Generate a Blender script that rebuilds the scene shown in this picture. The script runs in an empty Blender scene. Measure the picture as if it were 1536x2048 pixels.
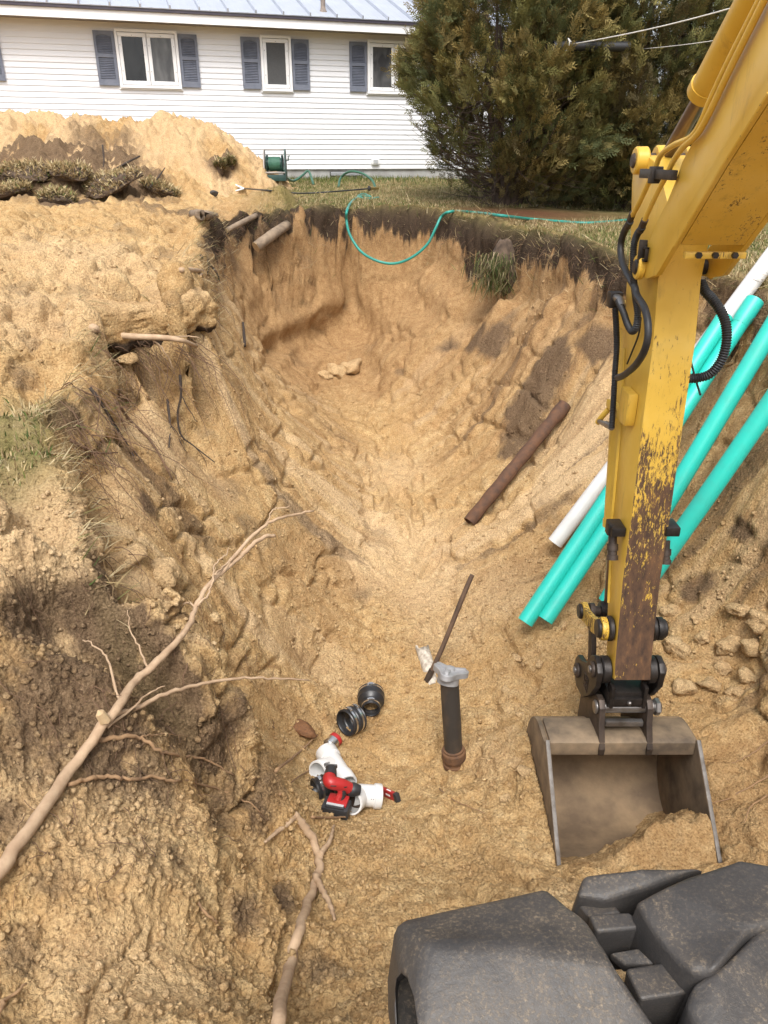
import bpy, bmesh, math, random
import numpy as np
from mathutils import Vector, Matrix, Quaternion

random.seed(7)
rng = np.random.default_rng(7)
scene = bpy.context.scene
COL = scene.collection
R = math.radians

# ------------------------------------------------------------------ camera
F = 1540.0                      # focal length in photo pixels (1536 x 2048)
PITCH = R(24.72)
CP, SP = math.cos(PITCH), math.sin(PITCH)
cam_d = bpy.data.cameras.new('camera')
cam = bpy.data.objects.new('camera', cam_d)
COL.objects.link(cam)
cam.location = (0, 0, 0)
cam.rotation_euler = (R(90) - PITCH, 0, 0)
cam_d.sensor_fit = 'HORIZONTAL'
cam_d.sensor_width = 36.0
cam_d.lens = 36.0 * F / 1536.0
cam_d.clip_start = 0.05
cam_d.clip_end = 2000
scene.camera = cam

# ------------------------------------------------------------------ light: bright overcast day
SUN_EL, SUN_AZ = R(56), R(183)          # azimuth: 0 = +y (ahead), clockwise; the light comes from behind the camera
world = bpy.data.worlds.new('World')
scene.world = world
world.use_nodes = True
wn = world.node_tree.nodes
wl = world.node_tree.links
wn.clear()
wo = wn.new('ShaderNodeOutputWorld')
wb = wn.new('ShaderNodeBackground')
sk = wn.new('ShaderNodeTexSky')
sk.sky_type = 'NISHITA'
sk.sun_disc = False
sk.sun_elevation = SUN_EL
sk.sun_rotation = SUN_AZ
sk.air_density = 1.0
sk.dust_density = 4.0
sk.ozone_density = 1.0
hs = wn.new('ShaderNodeHueSaturation')
hs.inputs['Saturation'].default_value = 0.35      # cloud cover: a nearly white sky all round
wl.new(sk.outputs[0], hs.inputs['Color'])
wl.new(hs.outputs[0], wb.inputs['Color'])
wb.inputs['Strength'].default_value = 0.15
wl.new(wb.outputs[0], wo.inputs['Surface'])
sun_d = bpy.data.lights.new('sun', 'SUN')
sun_d.energy = 1.5
sun_d.angle = R(24)
sun_d.color = (1.0, 0.975, 0.94)
sun = bpy.data.objects.new('sun', sun_d)
COL.objects.link(sun)
sdir = Vector((math.sin(SUN_AZ) * math.cos(SUN_EL), math.cos(SUN_AZ) * math.cos(SUN_EL), math.sin(SUN_EL)))
sun.rotation_euler = sdir.to_track_quat('Z', 'Y').to_euler()
sun.location = (-3, -4, 12)
vs = scene.view_settings
vs.view_transform = 'Standard'
vs.look = 'None'
vs.gamma = 1
vs.use_curve_mapping = False
vs.exposure = 0.90
scene.cycles.use_denoising = True
scene.cycles.max_bounces = 5
scene.cycles.diffuse_bounces = 3
scene.cycles.glossy_bounces = 2
scene.cycles.transmission_bounces = 2

# ------------------------------------------------------------------ placing helpers
def ray(u, v):
    """Direction of a sight line, per metre of depth."""
    du, dv = (u - 768.0) / F, (1024.0 - v) / F
    return np.array([du, CP + dv * SP, -SP + dv * CP])
def PS(u, v, s): return ray(u, v) * s
def PXp(u, v, x):
    d = ray(u, v); return d * (x / d[0])
def PYp(u, v, y):
    d = ray(u, v); return d * (y / d[1])
def PZp(u, v, z):
    d = ray(u, v); return d * (z / d[2])

# ------------------------------------------------------------------ noise (numpy)
def _hash(ix, iy, iz, seed):
    h = (ix.astype(np.uint32) * np.uint32(374761393) + iy.astype(np.uint32) * np.uint32(668265263)
         + iz.astype(np.uint32) * np.uint32(2147483647) + np.uint32(seed * 974711 % 4294967291))
    h = (h ^ (h >> np.uint32(13))) * np.uint32(1274126177)
    h = (h ^ (h >> np.uint32(16))) * np.uint32(2246822519)
    return (h ^ (h >> np.uint32(15)))
def _h01(ix, iy, iz, seed): return (_hash(ix, iy, iz, seed) & np.uint32(0xFFFFFF)).astype(np.float32) / np.float32(0xFFFFFF)
def vnoise(x, y, z, seed=0):
    """Smooth value noise, -1..1."""
    x = np.asarray(x, np.float32); y = np.asarray(y, np.float32); z = np.asarray(z, np.float32)
    x, y, z = np.broadcast_arrays(x, y, z)
    fx, fy, fz = np.floor(x), np.floor(y), np.floor(z)
    ix, iy, iz = fx.astype(np.int64), fy.astype(np.int64), fz.astype(np.int64)
    tx, ty, tz = x - fx, y - fy, z - fz
    tx = tx * tx * (3 - 2 * tx); ty = ty * ty * (3 - 2 * ty); tz = tz * tz * (3 - 2 * tz)
    out = 0
    for a in (0, 1):
        wa = tx if a else 1 - tx
        for b in (0, 1):
            wb_ = ty if b else 1 - ty
            for c in (0, 1):
                wc = tz if c else 1 - tz
                out = out + wa * wb_ * wc * _h01(ix + a, iy + b, iz + c, seed)
    return out * 2 - 1
def fbm(x, y, z, octv=4, seed=0, gain=0.5):
    amp, tot, out, f = 1.0, 0.0, 0, 1.0
    for o in range(octv):
        out = out + amp * vnoise(x * f + 17.3 * o, y * f - 9.1 * o, z * f + 4.7 * o, seed + o)
        tot += amp; amp *= gain; f *= 2.03
    return out / tot
def lumps(x, y, cell, seed=0, keep=0.8):
    """Broken crumbs of random size, one per cell at most: height 0..1 (times cell is metres)."""
    X = np.asarray(x, np.float32) / cell; Y = np.asarray(y, np.float32) / cell
    wa = vnoise(X * 1.7, Y * 1.7, X * 0, seed + 41); wc = vnoise(X * 1.7 + 31, Y * 1.7 - 12, X * 0, seed + 42)
    X = X + .34 * wa; Y = Y + .34 * wc
    ix = np.floor(X).astype(np.int64); iy = np.floor(Y).astype(np.int64)
    z0 = np.zeros_like(ix)
    best = np.zeros_like(X)
    for a in (-1, 0, 1):
        for b in (-1, 0, 1):
            cx, cy = ix + a, iy + b
            px = cx + _h01(cx, cy, z0, seed); py = cy + _h01(cx, cy, z0, seed + 1)
            rr = 0.25 + 0.55 * _h01(cx, cy, z0, seed + 2)
            on = _h01(cx, cy, z0, seed + 3) < keep
            d2 = ((X - px) ** 2 + (Y - py) ** 2) / (rr * rr)
            tl = 1 + .5 * ((X - px) * (_h01(cx, cy, z0, seed + 4) - .5) + (Y - py) * (_h01(cx, cy, z0, seed + 5) - .5)) / rr * 2
            hgt = np.where(on, np.minimum(np.sqrt(np.clip(1 - d2, 0, 1)), .78) * rr * tl, 0)
            best = np.maximum(best, hgt)
    return best
def smooth(a, b, t):
    t = np.clip((np.asarray(t) - a) / (b - a), 0, 1)
    return t * t * (3 - 2 * t)

# ------------------------------------------------------------------ mesh helpers
def props(o, label=None, cat=None, group=None, kind=None):
    if label: o['label'] = label
    if cat: o['category'] = cat
    if group: o['group'] = group
    if kind: o['kind'] = kind
    return o
def thing(name, label, cat, loc=(0, 0, 0), group=None, rot=None):
    o = bpy.data.objects.new(name, None)
    o.empty_display_size = 0.1
    COL.objects.link(o)
    o.location = loc
    if rot is not None:
        o.rotation_mode = 'QUATERNION'; o.rotation_quaternion = rot
    return props(o, label, cat, group)
def mk(name, verts, faces, mat, parent=None, flat=True, local=False, smooth_angle=None):
    """One mesh object. Vertices are in world space unless local; an unrotated parent's place is taken off."""
    me = bpy.data.meshes.new(name)
    v = np.asarray(verts, np.float64).reshape(-1, 3)
    if parent is not None and not local:
        off = np.array(parent.location) if parent.parent is None else np.array(parent.parent.location) + np.array(parent.location)
        v = v - off
    me.from_pydata(v.tolist(), [], [tuple(f) for f in faces])
    if not isinstance(mat, (list, tuple)): mat = [mat]
    for m in mat: me.materials.append(m)
    me.validate(); me.update()
    if not flat:
        me.polygons.foreach_set('use_smooth', [True] * len(me.polygons))
        if smooth_angle is not None:
            try: me.set_sharp_from_angle(angle=R(smooth_angle))
            except Exception: pass
    o = bpy.data.objects.new(name, me)
    COL.objects.link(o)
    if parent is not None: o.parent = parent
    return o
def join(*gs):
    V, Fc, n = [], [], 0
    for v, f in gs:
        v = np.asarray(v, np.float64).reshape(-1, 3)
        V.append(v); Fc += [tuple(i + n for i in q) for q in f]; n += len(v)
    return np.concatenate(V), Fc
def gbox(x0, x1, y0, y1, z0, z1):
    v = [(x, y, z) for z in (z0, z1) for y in (y0, y1) for x in (x0, x1)]
    return v, [(0, 2, 3, 1), (4, 5, 7, 6), (0, 1, 5, 4), (2, 6, 7, 3), (0, 4, 6, 2), (1, 3, 7, 5)]
def xform(g, m):
    v = np.asarray(g[0], np.float64).reshape(-1, 3)
    m = np.array(m)
    return v @ m[:3, :3].T + m[:3, 3], g[1]
def frame_z(a, b):
    """Matrix that takes local +z along a->b with origin a."""
    a, b = Vector(a), Vector(b)
    q = (b - a).to_track_quat('Z', 'Y')
    return Matrix.Translation(a) @ q.to_matrix().to_4x4()
def gprism(poly, x0, x1, axis='x'):
    """Polygon in (y,z) extruded along x (or (x,z) along y, or (x,y) along z)."""
    n = len(poly)
    def pt(p, t):
        if axis == 'x': return (t, p[0], p[1])
        if axis == 'y': return (p[0], t, p[1])
        return (p[0], p[1], t)
    v = [pt(p, x0) for p in poly] + [pt(p, x1) for p in poly]
    f = [tuple(range(n)), tuple(range(2 * n - 1, n - 1, -1))]
    f += [(i + n, (i + 1) % n + n, (i + 1) % n, i) for i in range(n)]
    return v, f
def catmull(pts, n=8):
    p = [np.array(q, float) for q in pts]
    if len(p) < 3: return [p[0] + (p[-1] - p[0]) * t for t in np.linspace(0, 1, n + 1)]
    p = [2 * p[0] - p[1]] + p + [2 * p[-1] - p[-2]]
    out = []
    for i in range(1, len(p) - 2):
        for k in range(n):
            t = k / n
            out.append(0.5 * (2 * p[i] + (p[i + 1] - p[i - 1]) * t + (2 * p[i - 1] - 5 * p[i] + 4 * p[i + 1] - p[i + 2]) * t * t
                              + (3 * p[i] - p[i - 1] - 3 * p[i + 1] + p[i + 2]) * t ** 3))
    out.append(p[-2])
    return out
def gtube(pts, rad, k=8, cap=True, jit=0.0):
    """Tube along points; rad is a number or one per point."""
    pts = [np.array(p, float) for p in pts]
    n = len(pts)
    if np.isscalar(rad): rad = [rad] * n
    elif len(rad) != n: rad = np.interp(np.linspace(0, 1, n), np.linspace(0, 1, len(rad)), rad)
    V = []
    nrm = None
    for i in range(n):
        t = pts[min(i + 1, n - 1)] - pts[max(i - 1, 0)]
        t = t / (np.linalg.norm(t) + 1e-9)
        if nrm is None:
            a = np.array([0, 0, 1.0]) if abs(t[2]) < 0.9 else np.array([1.0, 0, 0])
            nrm = np.cross(t, a)
        nrm = nrm - t * np.dot(nrm, t); nrm /= np.linalg.norm(nrm) + 1e-9
        b = np.cross(t, nrm)
        for j in range(k):
            a = 2 * math.pi * j / k
            r = rad[i] * (1 + (random.uniform(-jit, jit) if jit else 0))
            V.append(pts[i] + r * (math.cos(a) * nrm + math.sin(a) * b))
    Fc = []
    for i in range(n - 1):
        for j in range(k):
            Fc.append((i * k + j, i * k + (j + 1) % k, (i + 1) * k + (j + 1) % k, (i + 1) * k + j))
    if cap:
        Fc.append(tuple(range(k - 1, -1, -1))); Fc.append(tuple((n - 1) * k + j for j in range(k)))
    return np.array(V), Fc
def glathe(prof, k=24, close=False):
    """Profile of (r, z) turned about z."""
    V, Fc = [], []
    n = len(prof)
    for r, z in prof:
        for j in range(k):
            a = 2 * math.pi * j / k
            V.append((r * math.cos(a), r * math.sin(a), z))
    for i in range(n if close else n - 1):
        i2 = (i + 1) % n
        for j in range(k):
            Fc.append((i * k + j, i * k + (j + 1) % k, i2 * k + (j + 1) % k, i2 * k + j))
    if not close:
        if prof[0][0] > 1e-5: Fc.append(tuple(range(k - 1, -1, -1)))
        if prof[-1][0] > 1e-5: Fc.append(tuple((n - 1) * k + j for j in range(k)))
    return np.array(V), Fc
def gpipe(ro, ri, z0, z1, k=28):
    return glathe([(ro, z0), (ro, z1), (ri, z1), (ri, z0)], k, close=True)
def bevel(o, w, seg=2):
    bm = bmesh.new(); bm.from_mesh(o.data)
    bmesh.ops.recalc_face_normals(bm, faces=bm.faces[:])
    es = [e for e in bm.edges if len(e.link_faces) == 2 and e.calc_face_angle(0) > 0.5]
    bmesh.ops.bevel(bm, geom=es, offset=w, segments=seg, profile=0.6, affect='EDGES', clamp_overlap=True)
    bm.to_mesh(o.data); bm.free()
    o.data.update()
    o.data.polygons.foreach_set('use_smooth', [True] * len(o.data.polygons))
    try: o.data.set_sharp_from_angle(angle=R(40))
    except Exception: pass
    return o
def fixn(o):
    bm = bmesh.new(); bm.from_mesh(o.data)
    bmesh.ops.recalc_face_normals(bm, faces=bm.faces[:])
    bm.to_mesh(o.data); bm.free(); o.data.update()
    return o

# ------------------------------------------------------------------ material helpers
def nodes_of(name):
    m = bpy.data.materials.new(name); m.use_nodes = True
    nt = m.node_tree; b = nt.nodes['Principled BSDF']
    return m, nt, b
def N(nt, typ, **kw):
    n = nt.nodes.new(typ)
    for k, v in kw.items():
        if k in n.inputs: n.inputs[k].default_value = v
        else: setattr(n, k, v)
    return n
def mixc(nt, fac, a, b, blend='MIX'):
    n = nt.nodes.new('ShaderNodeMix'); n.data_type = 'RGBA'; n.blend_type = blend
    for sock, val in ((n.inputs[0], fac), (n.inputs[6], a), (n.inputs[7], b)):
        if isinstance(val, bpy.types.NodeSocket): nt.links.new(val, sock)
        elif isinstance(val, (int, float)): sock.default_value = val
        else: sock.default_value = (*val, 1) if len(val) == 3 else val
    return n.outputs[2]
def ramp(nt, fac, stops):
    n = nt.nodes.new('ShaderNodeValToRGB')
    e = n.color_ramp.elements
    while len(e) < len(stops): e.new(0.5)
    for q, (p, c) in zip(e, stops):
        q.position = p
        q.color = (c, c, c, 1) if isinstance(c, (int, float)) else (*c, 1)
    nt.links.new(fac, n.inputs[0])
    return n.outputs[0]
def math_(nt, op, a, b=0.0, clamp=False):
    n = nt.nodes.new('ShaderNodeMath'); n.operation = op; n.use_clamp = clamp
    for s, v in ((n.inputs[0], a), (n.inputs[1], b)):
        if isinstance(v, bpy.types.NodeSocket): nt.links.new(v, s)
        else: s.default_value = v
    return n.outputs[0]
def noise_(nt, vec, scale, detail=4, rough=0.55, dist=0.0):
    n = N(nt, 'ShaderNodeTexNoise', Scale=scale, Detail=detail, Roughness=rough, Distortion=dist)
    if vec is not None: nt.links.new(vec, n.inputs['Vector'])
    return n.outputs[0]
def objco(nt, scale=None):
    tc = nt.nodes.new('ShaderNodeTexCoord').outputs['Object']
    if scale is None: return tc
    mp = N(nt, 'ShaderNodeMapping'); mp.inputs['Scale'].default_value = scale
    nt.links.new(tc, mp.inputs['Vector'])
    return mp.outputs[0]
def add_bump(nt, b, h, strength=0.4, dist=0.01):
    n = N(nt, 'ShaderNodeBump', Strength=strength, Distance=dist)
    nt.links.new(h, n.inputs['Height']); nt.links.new(n.outputs[0], b.inputs['Normal'])
    return n
def simple(name, c1, c2=None, scale=8.0, rough=0.6, metal=0.0, bump=0.0, bscale=60.0, stretch=None, dist=0.004, lo=0.35, hi=0.7, spec=0.5):
    m, nt, b = nodes_of(name)
    co = objco(nt, stretch)
    if c2 is None: c2 = tuple(x * 0.8 for x in c1)
    n = noise_(nt, co, scale, 6, 0.6)
    nt.links.new(ramp(nt, n, [(lo, c1), (hi, c2)]), b.inputs['Base Color'])
    b.inputs['Roughness'].default_value = rough
    b.inputs['Metallic'].default_value = metal
    b.inputs['Specular IOR Level'].default_value = spec
    if bump > 0: add_bump(nt, b, noise_(nt, co, bscale, 5, 0.6), bump, dist)
    return m
# ================================================================== GROUND: lawn, pit and banks as one sheet
# control points: sight line (u, v) and depth s along it, measured from the photograph's scale cues (pipe, bucket, window sizes)
CT = []
def cps(rows):
    for u, v, s in rows: CT.append(PS(u, v, s))
def cpw(rows):
    for p in rows: CT.append(np.array(p, float))
# rim polyline: lawn edge all round the pit, with the drop of the scarp below it
RIM = []
for u, v, s, d in [(380, 1400, 3.05, .10), (320, 1300, 3.0, .22), (200, 1150, 3.05, .22), (150, 1000, 3.3, .28), (100, 850, 3.75, .22), (180, 780, 4.15, .25),
                   (190, 700, 4.6, .30), (190, 640, 5.0, .38), (360, 645, 5.15, .34), (395, 590, 5.7, .3), (400, 530, 6.5, .3), (412, 480, 7.4, .3), (450, 442, 8.6, .28),
                   (560, 434, 9.1, .35), (690, 424, 9.8, .38), (780, 428, 9.7, .4), (870, 432, 9.5, .42), (945, 455, 8.9, .45), (1010, 476, 8.5, .42),
                   (1080, 480, 7.9, .35), (1150, 492, 7.2, .34), (1230, 528, 6.7, .32)]:
    RIM.append((PS(u, v, s), d))
for p, d in [((2.40, 6.35, -.86), .3), ((2.52, 5.7, -.88), .3), ((2.50, 5.1, -.90), .3), ((2.52, 4.4, -.95), .3), ((2.5, 3.6, -1.05), .25), ((2.5, 2.8, -1.25), .2)]:
    RIM.append((np.array(p), d))
# finer rim: evenly spaced points with a ragged line
_rp = np.array([list(p) + [d] for p, d in RIM])
_L = np.concatenate([[0], np.cumsum(np.linalg.norm(np.diff(_rp[:, :2], axis=0), axis=1))])
_t = np.arange(0, _L[-1], .13)
_rp = np.column_stack([np.interp(_t, _L, _rp[:, k]) for k in range(4)])
RIM = [(q[:3].copy(), q[3] * (1 + .22 * math.sin(.47 * i) * math.sin(.19 * i + 1))) for i, q in enumerate(_rp)]
AXIS = [(-.1, 1.8), (0.1, 3.2), (.3, 4.5), (.15, 7.5), (-.2, 9.0)]
RP = np.array([p for p, d in RIM])
def rim_inward(i):
    a = RP[max(i - 1, 0)][:2]; b = RP[min(i + 1, len(RP) - 1)][:2]
    t = b - a; n = np.array([t[1], -t[0]]); n /= np.linalg.norm(n)
    c = min(AXIS, key=lambda q: (q[0] - RP[i][0]) ** 2 + (q[1] - RP[i][1]) ** 2)
    if np.dot(n, np.array(c) - RP[i][:2]) < 0: n = -n
    return n
for i, (p, d) in enumerate(RIM):
    n = rim_inward(i)
    CT.append(p)
    CT.append(np.array([p[0] + n[0] * .10, p[1] + n[1] * .10, p[2] - d]))
    CT.append(np.array([p[0] - n[0] * .22, p[1] - n[1] * .22, p[2] + .02]))
# floor of the pit
cps([(800, 900, 7.96), (720, 800, 8.9), (800, 1000, 7.15), (800, 1100, 6.5), (800, 1200, 5.95), (800, 1300, 5.38), (700, 1400, 4.98), (850, 1400, 4.97), (700, 1560, 4.4), (850, 1500, 4.6),
     (950, 1550, 4.25), (1000, 1400, 4.78), (1000, 1250, 5.35), (900, 1150, 6.1), (850, 1650, 3.85), (700, 1650, 3.85), (900, 1750, 3.32), (1020, 1650, 3.72)])
# far wall and its foot
cps([(600, 560, 9.7), (520, 540, 9.0), (700, 560, 10.0), (780, 560, 9.8), (850, 540, 9.5), (700, 650, 9.85), (600, 660, 9.4), (640, 740, 9.35), (760, 720, 9.2), (560, 740, 8.7)])
# bank under the cedar and along the pipes
cps([(900, 600, 9.0), (1000, 600, 8.2), (1100, 600, 7.3), (1190, 640, 6.6), (900, 720, 8.6), (1000, 750, 7.7), (1100, 720, 6.95), (1190, 760, 6.3), (900, 850, 7.9), (1000, 870, 7.1), (1060, 900, 6.7),
     (1140, 830, 6.55), (1180, 900, 6.0), (1000, 990, 6.5), (930, 1060, 6.35), (1080, 1020, 5.95), (1050, 1150, 5.65), (1150, 1100, 5.5), (1250, 800, 6.0), (1300, 950, 5.4), (1100, 1300, 4.95),
     (1200, 1250, 4.95), (1350, 1300, 4.5), (1500, 1300, 4.35), (1450, 1150, 4.6), (1350, 1100, 4.9), (1500, 1000, 4.55), (1530, 850, 4.75), (1400, 820, 5.45), (1400, 700, 5.75), (1480, 700, 5.35), (1400, 950, 5.1), (1250, 700, 6.3), (1530, 1500, 3.95), (1450, 1430, 4.1)])
cpw([(1.66, 2.6, -2.86), (1.7, 3.1, -2.80), (.72, 2.9, -2.93), (.74, 3.3, -2.90), (1.0, 2.35, -2.90), (1.5, 2.35, -2.85), (.7, 2.25, -2.72), (2.3, 2.6, -2.35), (2.3, 1.9, -1.95)])
# bank with the roots
cps([(300, 800, 4.85), (250, 720, 4.95), (400, 700, 5.5), (400, 800, 5.45), (400, 900, 5.3), (500, 1000, 5.4), (250, 950, 4.0), (350, 1100, 4.15), (250, 1080, 3.65), (500, 1200, 4.7), (450, 1300, 4.1), (420, 1200, 4.2), (550, 1400, 4.45),
     (480, 1500, 3.75), (560, 1560, 3.95), (600, 900, 6.5), (500, 850, 6.1), (500, 750, 7.2), (450, 620, 7.1), (450, 540, 7.8), (700, 1000, 6.6), (650, 1150, 5.75), (620, 1300, 5.05), (600, 800, 7.6)])
# near slope beside the track
cps([(100, 1500, 2.5), (50, 1300, 2.6), (200, 1350, 2.7), (250, 1500, 2.68), (400, 1600, 3.0), (330, 1480, 2.88), (600, 1700, 3.35), (500, 1640, 3.2), (100, 1900, 2.05), (250, 1750, 2.3), (400, 1900, 2.35), (450, 1750, 2.7),
     (650, 1900, 2.7), (560, 1820, 2.75), (200, 2040, 1.92), (600, 2040, 2.3), (740, 1900, 2.75), (740, 2000, 2.2), (820, 1800, 3.0), (0, 1650, 2.25), (0, 1150, 2.75)])
cpw([(x, y, -1.62) for x in (-3, -1.6, -.5, .3, 1.2, 2.2, 3.5) for y in (-3, -1, .2, .85)])
cpw([(.4, 1.25, -1.75), (1.2, 1.25, -1.75), (2.0, 1.25, -1.7), (-.35, 1.05, -1.8), (.8, 1.7, -2.2), (1.5, 1.7, -2.2)])
# lawn, left bank top
cps([(0, 1000, 3.0), (0, 850, 3.55), (0, 700, 4.1), (0, 600, 4.75), (100, 700, 4.35), (100, 600, 4.9), (0, 500, 5.9), (100, 500, 5.6), (250, 545, 5.85), (200, 470, 6.7), (320, 470, 7.0), (0, 430, 7.5), (200, 425, 8.6), (330, 430, 9.0), (60, 1080, 2.85)])
cpw([(-3, 2, -1.45), (-3, 4, -1.0), (-4, 6, -.75), (-5, 9, -.6), (-6, 12, -.58), (-3.2, 11, -.60), (-2, 11, -.62), (-1.2, 12, -.58), (0, 12, -.60), (1.4, 12, -.62), (3, 12, -.7), (-3, 15.5, -.42), (-1, 16, -.42), (1, 17, -.42), (3, 17, -.5),
     (6, 13, -.8), (3, 9.5, -.74), (2.9, 8, -.78), (3, 6.8, -.84), (3.1, 5.5, -.9), (3.2, 4.2, -.96), (5, 8, -.85), (5, 4, -1.0), (3.5, 2.5, -1.25), (-9, 6, -.7), (-9, 14, -.5), (9, 8, -.95), (9, 16, -.8), (0, 22, -.35), (-12, 22, -.4), (12, 22, -.6),
     (-9, 0, -1.4), (9, 0, -1.4), (0, -8, -1.6), (-14, -14, -1.5), (14, -14, -1.5), (0, 40, -.4), (-40, 10, -.6), (40, 10, -.9), (0, -40, -1.5)])
CT = np.array(CT)
# drop near-duplicates
keep = []
for i in range(len(CT)):
    if all((CT[i][0] - CT[j][0]) ** 2 + (CT[i][1] - CT[j][1]) ** 2 > 0.0016 for j in keep): keep.append(i)
CT = CT[keep]
MQ = 0.06
_d = np.sqrt(((CT[:, None, :2] - CT[None, :, :2]) ** 2).sum(-1) + MQ * MQ)
_A = np.zeros((len(CT) + 3, len(CT) + 3))
_A[:-3, :-3] = -_d + np.eye(len(CT)) * -0.004
_P = np.column_stack([np.ones(len(CT)), CT[:, 0], CT[:, 1]])
_A[:-3, -3:] = _P; _A[-3:, :-3] = _P.T
_W = np.linalg.solve(_A, np.concatenate([CT[:, 2], np.zeros(3)]))
_W32 = _W.astype(np.float32); _C32 = CT.astype(np.float32)
def base_h(x, y):
    x = np.asarray(x, np.float32); y = np.asarray(y, np.float32)
    sh = x.shape; x = x.ravel(); y = y.ravel()
    out = _W32[-3] + _W32[-2] * x + _W32[-1] * y
    for i in range(len(_C32)):
        out -= _W32[i] * np.sqrt((x - _C32[i, 0]) ** 2 + (y - _C32[i, 1]) ** 2 + np.float32(MQ * MQ))
    return out.reshape(sh)
def base_hg(x, y):
    out = _W32[-3] + _W32[-2] * x + _W32[-1] * y
    gx = np.full_like(x, _W32[-2]); gy = np.full_like(x, _W32[-1])
    for i in range(len(_C32)):
        dx = x - _C32[i, 0]; dy = y - _C32[i, 1]
        r = np.sqrt(dx * dx + dy * dy + np.float32(MQ * MQ))
        out -= _W32[i] * r
        w = _W32[i] / r
        gx -= w * dx; gy -= w * dy
    return out, gx, gy
# signed distance to the rim polygon (inside the pit = positive)
_poly = np.vstack([RP[:, :2], [[2.4, 1.6], [1.8, 1.2], [-.1, 1.1], [-.5, 1.6]]])
def rim_sd(x, y):
    x = np.asarray(x, np.float32); y = np.asarray(y, np.float32)
    best = np.full(x.shape, 1e9, np.float32); ins = np.zeros(x.shape, bool); par = np.zeros(x.shape, np.float32); acc = 0.0
    n = len(_poly)
    for i in range(n):
        ax, ay = _poly[i]; bx, by = _poly[(i + 1) % n]
        ex, ey = bx - ax, by - ay
        t = np.clip(((x - ax) * ex + (y - ay) * ey) / (ex * ex + ey * ey), 0, 1)
        d = (x - ax - t * ex) ** 2 + (y - ay - t * ey) ** 2
        if i < len(RP) - 1:
            par = np.where(d < best, acc + t * math.hypot(ex, ey), par); best = np.minimum(best, d); acc += math.hypot(ex, ey)
        c = ((ay > y) != (by > y))
        with np.errstate(divide='ignore', invalid='ignore'):
            ins ^= c & (x < (bx - ax) * (y - ay) / (by - ay + 1e-12) + ax)
    rim_sd.par = par.astype(np.float32)
    return np.where(ins, 1, -1) * np.sqrt(best)
def hit(u, v, lift=0.0, s0=0.8, s1=20.0):
    """Where a sight line meets the ground."""
    d = ray(u, v)
    s = np.linspace(s0, s1, 3000)
    z = base_h(d[0] * s, d[1] * s)
    under = np.nonzero(d[2] * s < z + lift)[0]
    k = under[0] if len(under) else len(s) - 1
    return d * s[k]
def gz(x, y): return float(base_h(np.array([x]), np.array([y]))[0])

BX0, BX1, BY0, BY1 = 0.80, 1.56, 2.50, 3.40     # where the bucket is dug in
# soil zones: (u, v, radius in m, strength)
def zone(rows):
    return [(hit(u, v), r, a) for u, v, r, a in rows]
Z_DARK = zone([(1095, 740, .30, 1.0), (1062, 800, .30, 1.0), (1045, 860, .24, 1.0), (1020, 900, .14, .8), (1110, 700, .2, .9), (1200, 690, .26, .75), (990, 680, .24, .8), (950, 675, .2, .8), (900, 690, .16, .6), (1020, 640, .16, .5), (1160, 690, .15, .6), (800, 740, .12, .5),
               (60, 1250, .22, .72), (180, 1230, .22, .78), (120, 1380, .24, .78), (250, 1330, .22, .74), (330, 1430, .24, .72), (420, 1500, .22, .72), (220, 1500, .22, .68), (60, 1480, .2, .62), (470, 1440, .16, .64), (540, 1560, .16, .55), (300, 1560, .15, .55), (460, 1590, .15, .55),
               (520, 1620, .12, .6), (400, 1640, .1, .6), (560, 1780, .1, .7), (480, 1830, .1, .6), (350, 1720, .08, .5), (20, 1650, .1, .6), (130, 1760, .1, .5), (620, 1950, .12, .5), (40, 1900, .1, .5), (430, 1980, .1, .5),
               (130, 830, .14, .8), (30, 750, .14, .5), (60, 690, .12, .4), (420, 870, .14, .35), (480, 980, .2, .4), (300, 1010, .1, .8), (340, 960, .14, .4), (560, 1080, .12, .3), (720, 1190, .12, .5), (600, 1240, .1, .3),
               (1490, 1050, .1, .8), (1400, 1170, .1, .7), (1400, 900, .1, .4), (560, 600, .3, .3), (470, 520, .3, .5), (520, 470, .4, .6), (640, 480, .3, .25), (130, 412, .7, .7), (300, 405, .5, .6), (340, 425, .45, .55), (40, 405, .6, .6), (60, 480, .25, .35), (230, 455, .4, .4), (320, 500, .2, .45), (150, 575, .16, .4), (250, 500, .22, .3), (30, 560, .16, .4), (120, 640, .14, .4), (60, 600, .12, .35)])
Z_WET = zone([(600, 600, 1.3, .9), (720, 560, 1.2, .9), (850, 560, 1.0, .8), (640, 700, .7, .7), (1000, 560, .8, .7), (1120, 560, .7, .7), (480, 560, .7, .5), (1200, 620, .5, .6), (900, 700, .6, .5),
              (1480, 1600, .35, .6), (1500, 1100, .4, .35), (600, 1310, .12, .5)])
Z_PALE = zone([(800, 1100, .5, .8), (860, 1180, .4, .8), (780, 940, .4, .6), (740, 1130, .35, .8), (330, 880, .18, .9), (420, 960, .16, .8), (250, 1000, .12, .6), (1150, 870, .25, .9), (1190, 800, .25, .8), (30, 1040, .4, .8),
               (100, 1120, .3, .8), (150, 500, .8, .7), (80, 600, .6, .7), (1000, 1180, .3, .6), (900, 1250, .3, .6), (250, 1950, .22, .5), (100, 1600, .2, .5), (300, 1600, .15, .5), (250, 1680, .2, .5), (1150, 950, .3, .5)])
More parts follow.
